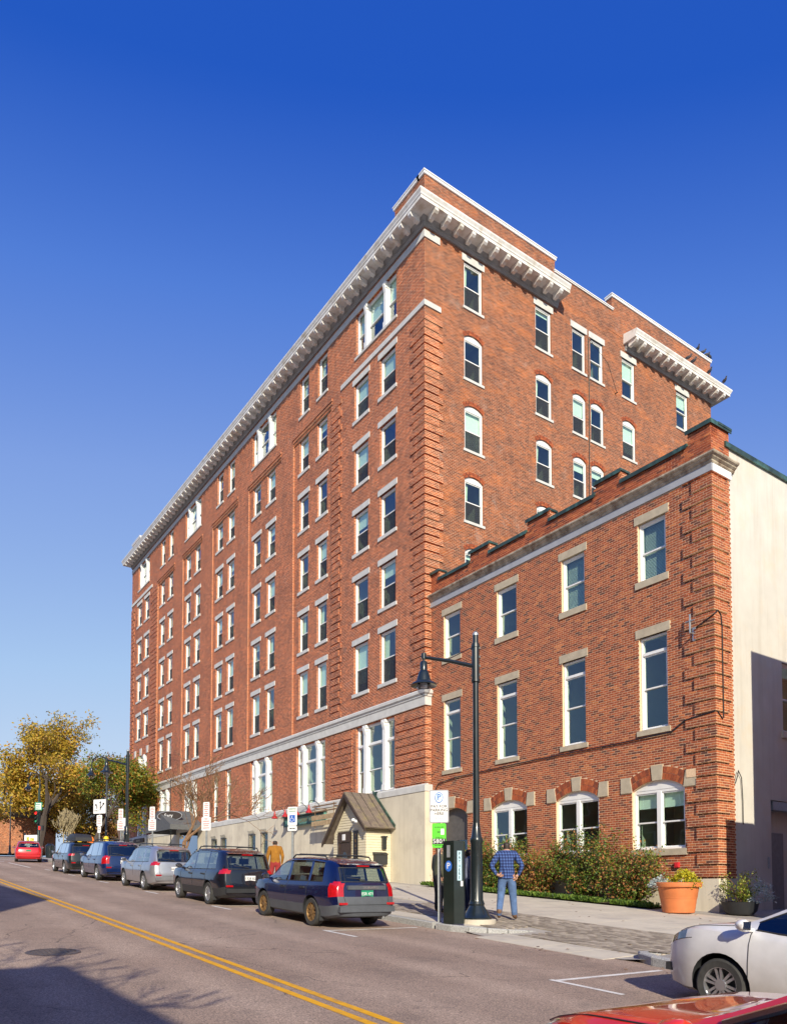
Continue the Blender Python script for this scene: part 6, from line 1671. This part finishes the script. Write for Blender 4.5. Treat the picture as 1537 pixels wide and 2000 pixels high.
# ---------------------------------------------------------------- vegetation
def rot_dir(d, ang, rr):
    ax = d.orthogonal().normalized(); ax.rotate(Matrix.Rotation(rr.uniform(0, 6.283), 3, d)); return Matrix.Rotation(ang, 3, ax) @ d
def grow(mb, tips, p, d, L, r, depth, rr, spread=.55, up=.15, bend=.18, kids=(2, 3), shrink=.74, minr=.008, sides=6):
    n = 3; pts = [p]; rads = [r]
    for i in range(n):
        d = (d + Vector((rr.gauss(0, bend), rr.gauss(0, bend), rr.gauss(0, bend*.6) + up*.25))).normalized(); p = p + d*L/n; pts.append(p); rads.append(max(minr, r*(1-.32*(i+1)/n)))
        if depth <= 2: tips.append((p.copy(), d.copy(), depth))
    mb.tube(pts, rads, sides if depth > 1 else 4, cap=False)
    if depth == 0: return
    for k in range(rr.randint(*kids)):
        nd = rot_dir(d, rr.uniform(.35, 1.15)*spread*1.3, rr); nd = (nd + Vector((0, 0, up))).normalized()
        q = pts[-1] if k < 2 else pts[rr.randint(1, 2)]
        grow(mb, tips, q, nd, L*shrink*rr.uniform(.8, 1.15), max(minr, rads[-1]*(.78 if k < 2 else .55)), depth-1, rr, spread, up, bend, kids, shrink, minr, sides)
def leaves(mb, centres, count, size, sig, rr, tone=(0, 1), flat=.3, keep=None):
    for i in range(count):
        c, d, dep = centres[rr.randrange(len(centres))]
        p = c + Vector((rr.gauss(0, sig), rr.gauss(0, sig), rr.gauss(0, sig*.8)))
        if keep and not keep(p): continue
        s = size*rr.uniform(.6, 1.35)
        n = Vector((rr.gauss(0, 1), rr.gauss(0, 1), rr.gauss(.5, 1))).normalized(); u = n.orthogonal().normalized(); u.rotate(Matrix.Rotation(rr.uniform(0, 6.28), 3, n)); w = n.cross(u)
        t = max(0, min(1, rr.gauss((tone[0]+tone[1])/2, (tone[1]-tone[0])/3.2)))
        mb.add([p - u*s*.55, p + w*s*.32 + u*s*.02, p + u*s*.6, p - w*s*.32 + u*s*.02], [(0, 1, 2, 3)], t)
def tree(name, label, X, Y, H, trunk_r, mat_leaf, n_leaf, leaf, sig, seed, barkm, depth=5, spread=.55, up=.18, z=None, group=None, L0=.24, tone=(0, 1), kids=(2, 3), cat='tree', lean=(0, 0), shrink=.76, minr=None):
    rr = random.Random(seed); z = hr(X) if z is None else z
    t = thing(name, label, cat, (X, Y, z), (0, 0, 0), group)
    mb = MB(); tips = []
    grow(mb, tips, Vector((0, 0, -.1)), Vector((lean[0], lean[1], 1)).normalized(), H*L0, trunk_r, depth, rr, spread, up, .14, kids, shrink, minr or (.012 if n_leaf else (.009 if H < 8 else .012)))
    top = max(p.z for p, d, k in tips); s = H/top
    mb.v = [(x*s, y*s, zz*s) for x, y, zz in mb.v]
    tips = [(p*s, d, k) for p, d, k in tips]
    mb.build('trunk', barkm, t, smooth=True, recalc=False)
    if n_leaf:
        mb = MB(); leaves(mb, tips, n_leaf, leaf, sig, rr, tone); mb.build('crown', mat_leaf, t, attr=True, recalc=False)
    return t
GOLD = leaf_mat('golden_leaves', [(0, (.20, .19, .025)), (.35, (.46, .34, .04)), (.65, (.66, .46, .05)), (1, (.62, .32, .08))], .4)
ORNG = leaf_mat('green_orange_leaves', [(0, (.06, .12, .015)), (.45, (.16, .22, .02)), (.7, (.32, .28, .03)), (1, (.50, .18, .03))], .3)
RUST = leaf_mat('rusty_leaves', [(0, (.10, .045, .03)), (.5, (.24, .12, .05)), (1, (.36, .20, .06))], .3)
tree('maple_tree', 'big half-bare golden tree at the far left behind the traffic light', -92.4, 16.0, 16.5, .40, GOLD, 12500, .26, .42, 4, M['bark_dark'], 6, .52, .2, group='autumn trees at the end of the street')
tree('maple_tree', 'lower golden tree at the left edge behind the hook lamp', -100, 11.6, 11.5, .3, GOLD, 10000, .30, .7, 9, M['bark_dark'], 5, .62, .12, group='autumn trees at the end of the street')
tree('maple_tree', 'small bushy green and orange tree beside the end of the tall building', -62.0, 14.8, 8.1, .16, ORNG, 19000, .17, .5, 12, M['bark_dark'], 5, .66, .1, z=hs(-63, 15), group='autumn trees at the end of the street')
tree('maple_tree', 'rust-brown tree in the gap between the golden and the green-orange tree', -104, 22.5, 12.0, .3, RUST, 14000, .30, .7, 17, M['bark_dark'], 5, .6, .14, group='autumn trees at the end of the street')
tree('maple_tree', 'pale rust tree rising just behind the lane arrows sign', -118, 33, 15, .3, RUST, 12000, .3, .6, 21, M['bark_dark'], 5, .55, .2, group='autumn trees at the end of the street')
tree('maple_tree', 'low golden bushy tree left of the traffic light pole', -88, 10.2, 6.5, .16, GOLD, 11000, .24, .6, 27, M['bark_dark'], 4, .75, .05, group='autumn trees at the end of the street')
tree('maple_tree', 'golden-rust tree filling the gap between the straw shrub and the parked cars', -98, 21.0, 9.5, .2, GOLD, 11000, .26, .7, 29, M['bark_dark'], 4, .7, .1, group='autumn trees at the end of the street')
tree('maple_tree', 'low rust-gold tree seen under the far arm lamp behind the mid blue car', -98.7, 24.9, 6.5, .16, GOLD, 9000, .28, .75, 33, M['bark_dark'], 4, .8, .04, group='autumn trees at the end of the street')
tree('maple_tree', 'low rusty tree seen between the far arm lamp and the end of the tall building', -97.5, 27.2, 6.8, .16, RUST, 9000, .28, .75, 35, M['bark_dark'], 4, .8, .04, group='autumn trees at the end of the street')
tree('bare_tree', 'bare purple-brown tree beside the far arm lamp', -84, 23, 11.5, .2, None, 0, 0, 0, 23, pm('twig', (.13, .09, .085), .9), 6, .5, .25)
tree('ornamental_shrub', 'bare straw-coloured feathery shrub right of the traffic light', -73, 14.6, 4.6, .09, None, 0, 0, 0, 31, pm('straw', (.36, .30, .18), .9), 6, .45, .35, z=hr(-73)+.1, cat='shrub', L0=.2, kids=(3, 3))
tree('street_tree', 'bare brown street tree in front of the tall building', -34.1, 12.0, 6.2, .13, None, 0, 0, 0, 44, M['bark'], 6, .62, .12, z=hs(-33.4, 12), L0=.26, cat='tree', shrink=.78, kids=(2, 4))
# a bare tree on the near side whose twigs shade the road
tree('bare_tree', 'bare tree behind the viewer that throws twig shadows on the road', -2.2, -3.6, 8.6, .14, None, 0, 0, 0, 51, M['bark_dark'], 6, .6, .18, minr=.014)
# far stone arch building between the trunks
t = thing('arch_building', 'far brick building with a pale stone arch behind the red hatchback', 'building', (-112, 15.6, hr(-112)), (0, 0, R(-80)))
mb = MB(); wall_mesh(mb, -4, 4, 0, 4.6, [(-1.7, 1.7, 0, 2.6, 1.0)], 0, .6); mb.box(-4, 4, .6, 6, 0, 4.6); mb.build('wall', M['brick_front'], t, recalc=False)
P_ = arch_pts(3.4, 1.6, 1.0, 12); Q_ = arch_pts(3.4, 1.6, 1.0, 12, .75)
for i in range(12):
    mb = MB(); mb.prism([P_[i], P_[i+1], Q_[i+1], Q_[i]], -.15, .02, 'y'); mb.build('arch_stone', M['sandstone'], t)
mb = MB(); mb.prism([(-4.3, 4.6), (4.3, 4.6), (3, 5.8), (-3, 5.8)], -.4, 6.4, 'y'); mb.build('roof', M['shingle'], t)
t = thing('notice_kiosk', 'white poster kiosk at the left edge behind the red hatchback', 'kiosk', (-84.5, 14.0, hr(-84.5)+.1), (0, 0, R(45)))
mb = MB(); mb.box(-.75, .75, -.1, .1, .5, 2.2); mb.build('poster_board', M['sign_white'], t); mb = MB(); mb.box(-.8, -.7, -.08, .08, 0, 2.4); mb.box(.7, .8, -.08, .08, 0, 2.4); mb.build('post', M['black_iron'], t)
mb = MB(); mb.box(-.1, .35, -.105, -.101, 1.2, 1.9); mb.box(-.5, -.2, -.105, -.101, 1.4, 2.0); mb.build('poster', pm('poster_print', (.6, .5, .1), .6, var=.9, scale=9), t)

# shrubs along the low building
HEDGE = leaf_mat('rose_leaves', [(0, (.05, .11, .015)), (.4, (.13, .22, .025)), (.6, (.24, .27, .04)), (.78, (.36, .14, .03)), (1, (.48, .20, .08))], .25)
def shrub(label, X, Y, w, h, seed, nl, group='rose bushes along the low building'):
    rr = random.Random(seed); z = hs(X, Y) + .04
    t = thing('rose_bush', label, 'bush', (X, Y, z), (0, 0, 0), group)
    mb = MB(); tips = []
    for i in range(44):
        a = rr.uniform(0, 6.28); r = rr.uniform(0, .25)
        hh = h*rr.choice([rr.uniform(.3, .7), rr.uniform(.55, .95), rr.uniform(.7, 1.12)]); ex = rr.uniform(-1, 1)*w*.72; ey = rr.uniform(-.6, .4)
        pts = [Vector((r*math.cos(a)*1.6, r*math.sin(a)*.6, 0)), Vector((ex*.35, ey*.4, hh*.45)), Vector((ex*.8, ey*.8, hh*.8)), Vector((ex*1.05, ey, hh))]
        mb.tube(pts, [.012, .009, .007, .004], 4, cap=False)
        for k in range(1, 12):
            f = k/11*3; i0 = min(2, int(f)); p = pts[i0].lerp(pts[i0+1], f-i0)
            if p.z > h*.14: tips.append((p, Vector((0, 0, 1)), 0))
            for q in range(2):
                p2 = p + Vector((rr.gauss(0, .16), rr.gauss(0, .14), rr.gauss(0, .12)))
                if p2.z > .12: tips.append((p2, Vector((0, 0, 1)), 0)); mb.tube([p, p2], .003, 3, cap=False)
    mb.build('stem', M['bark_dark'], t, recalc=False)
    mb = MB(); leaves(mb, tips, nl, .072, .11, rr, ((0, 1.15), (-.1, .9), (.15, 1.2), (-.1, .95), (0, 1.1))[seed % 5], keep=lambda p: p.z > .05 and p.y < .62)
    mb.build('foliage', HEDGE, t, attr=True, recalc=False)
for i, (X, w, h, lab) in enumerate(((-23.2, 1.7, 1.45, 'rose bush behind the near lamp pole, leftmost along the wall'), (-21.3, 2.0, 1.75, 'tall rose bush in front of the left arched window'), (-19.3, 2.0, 1.6, 'rose bush just right of the person in plaid, below the brick pier'), (-17.3, 2.0, 2.1, 'rose bush with a long shoot up the middle arched window'), (-15.4, 1.9, 1.6, 'rose bush at the right end of the row, beside the terracotta pot'))):
    shrub(lab, X, 19.72, w, h, 60+i, 9000)
GREEN = leaf_mat('ground_cover_leaves', [(0, (.04, .09, .012)), (.5, (.10, .19, .02)), (1, (.22, .31, .05))], .3)
rr = random.Random(5); mb = MB()
for i in range(7000):
    X = rr.uniform(-25.4, -14.2); Y = 19.08 + abs(rr.gauss(0, .22)); 
    if math.sin(X*2.1) + math.sin(X*5.3+1) < -1.25: continue
    h = rr.uniform(.04, .17); z = hs(X, Y) + .05; a = rr.uniform(0, 6.28); dx, dy = math.cos(a)*.03, math.sin(a)*.03; lx, ly = rr.gauss(0, .05), rr.gauss(0, .05)
    mb.add([(X-dx, Y-dy, z), (X+dx, Y+dy, z), (X+lx+dx*.6, Y+ly+dy*.6, z+h), (X+lx-dx*.6, Y+ly-dy*.6, z+h)], [(0,1,2,3)], rr.random())
o = mb.build('ground_cover', GREEN, attr=True, recalc=False); tag(o, 'bright green ground cover along the edge of the planting bed', 'ground cover', kind='stuff')
# fallen leaves
rr = random.Random(8); mb = MB()
for i in range(160):
    X = rr.uniform(-30, -6); Y = rr.choice([rr.gauss(10.6, .25), rr.gauss(18.6, .5), rr.uniform(11.2, 18)]); z = (hr(X) if Y < 10.9 else hpv(X, Y)) + .012
    a = rr.uniform(0, 6.28); s = rr.uniform(.03, .06); c, q = math.cos(a)*s, math.sin(a)*s
    mb.add([(X-c, Y-q, z), (X+q*.6, Y-c*.6, z+.012), (X+c, Y+q, z+.004), (X-q*.6, Y+c*.6, z+.01)], [(0,1,2,3)], rr.random())
o = mb.build('fallen_leaves', RUST, attr=True, recalc=False); tag(o, 'scattered fallen leaves on the pavement and gutter', 'leaves', kind='stuff')

# terracotta pot with flowers, dark planter with shrub
px_, py_ = -13.05, 18.85
t = thing('terracotta_pot', 'large terracotta pot with yellow and silver plants at the building corner', 'planter', (px_, py_, hs(px_, py_) + .004))
mb = MB(); mb.lathe([(.0, 0), (.40, 0), (.43, .02), (.49, .4), (.50, .41), (.50, .44), (.505, .45), (.55, .72), (.62, .73), (.63, .76), (.63, .84), (.60, .86), (.56, .84), (.54, .75), (0, .75)], n=36, cap=False); mb.build('pot', M['terracotta'], t, smooth=True, angle=35)
mb = MB(); mb.lathe([(0, .77), (.55, .77)], n=20, cap=False); mb.build('soil', M['soil'], t)
YEL = leaf_mat('yellow_flowers', [(0, (.16, .26, .02)), (.45, (.50, .48, .03)), (1, (.80, .62, .03))], .3); SIL = leaf_mat('silver_leaves', [(0, (.28, .34, .32)), (1, (.55, .62, .62))], .2)
rr = random.Random(3)
def dome(cx, cy, cz, r, h, n): return [(Vector((cx + r*math.sqrt(u)*math.cos(a), cy + r*math.sqrt(u)*math.sin(a), cz + h*(1-u)*rr.uniform(.6, 1.1))), Vector((0, 0, 1)), 0) for u, a in ((rr.random(), rr.uniform(0, 6.28)) for _ in range(n))]
mb = MB(); leaves(mb, dome(.18, .05, .78, .42, .42, 60), 1500, .06, .05, rr, (.2, 1)); mb.build('yellow_flowers', YEL, t, attr=True, recalc=False)
mb = MB(); leaves(mb, dome(-.40, -.30, .76, .26, .32, 40), 900, .045, .04, rr); mb.build('silver_foliage', SIL, t, attr=True, recalc=False)
mb = MB(); leaves(mb, dome(.40, -.05, .74, .24, .15, 30), 500, .05, .05, rr, (0, .4)); mb.build('trailing_leaves', HEDGE, t, attr=True, recalc=False)
qx_, qy_ = -12.02, 20.2
t = thing('planter_bowl', 'low dark planter bowl with yellow-green shrub by the alley', 'planter', (qx_, qy_, hs(qx_, qy_)))
mb = MB(); mb.lathe([(0, 0), (.34, 0), (.44, .1), (.5, .34), (.52, .36), (.46, .36), (.44, .3), (0, .3)], n=26, cap=False); mb.build('bowl', M['plastic'], t, smooth=True)
LIM = leaf_mat('lime_leaves', [(0, (.06, .13, .015)), (.5, (.24, .30, .03)), (1, (.50, .46, .08))], .3)
mb = MB(); tips = []
for i in range(22):
    a = rr.uniform(0, 6.28); e = Vector((math.cos(a)*rr.uniform(.05, .62), math.sin(a)*rr.uniform(.05, .5), rr.uniform(.55, 1.25)))
    mb.tube([(0, 0, .3), (e.x*.4, e.y*.4, .3+e.z*.5), e], .007, 4, cap=False)
    for k in range(3, 10): tips.append((Vector((0, 0, .3)).lerp(e, k/9), Vector((0, 0, 1)), 0))
mb.build('stem', M['bark'], t, recalc=False)
mb = MB(); leaves(mb, tips, 1500, .055, .06, rr); mb.build('foliage', LIM, t, attr=True, recalc=False)
mb = MB(); leaves(mb, dome(.5, .25, .35, .32, .6, 40), 700, .05, .05, rr); mb.build('silver_foliage', SIL, t, attr=True, recalc=False)
# pigeons on the roof corner
BIRD = pm('pigeon_feathers', (.05, .05, .06), .7, var=.4, scale=30)
def bird_mesh():
    mb = MB(); mb.tube([(-.17, 0, .10), (-.08, 0, .11), (.02, 0, .13), (.10, 0, .17), (.125, 0, .215), (.14, 0, .245), (.165, 0, .25), (.195, 0, .24)], [.012, .045, .065, .055, .032, .036, .026, .004], 8)
    for s in (-1, 1): mb.tube([(.0, s*.025, .08), (.005, s*.025, 0)], .006, 4); mb.prism([(-.16, .10), (.06, .14), (.05, .18), (-.06, .16)], s*.055, s*.072, 'y')
    return mb.mesh('pigeon', BIRD, smooth=True, angle=60)
bme = bird_mesh()
spots = [(41.95, 0, 32.44, 'on the parapet corner, outermost'), (41.6, 0, 32.44, 'on the parapet corner, second from the end'), (41.2, 0, 32.44, 'on the parapet corner, third from the end'), (40.7, 0, 32.44, 'on the parapet corner, farthest from the end'),
         (38.5, .8, 30.53, 'on the cornice edge, leftmost'), (39.0, .8, 30.53, 'on the cornice edge, second from left'), (40.6, .8, 30.53, 'on the cornice edge under the parapet end'), (42.1, .85, 30.53, 'on the cornice edge near its outer corner')]
for y, o_, z, lab in spots:
    b_ = link('pigeon', bme, None, (-26.3 + o_ + .02, y, z), rnd.uniform(-1.5, 1.5)); b_.scale = (1.25, 1.25, 1.25)
    tag(b_, 'dark pigeon ' + lab + ' of the tall building', 'bird', 'pigeons on the roof corner')
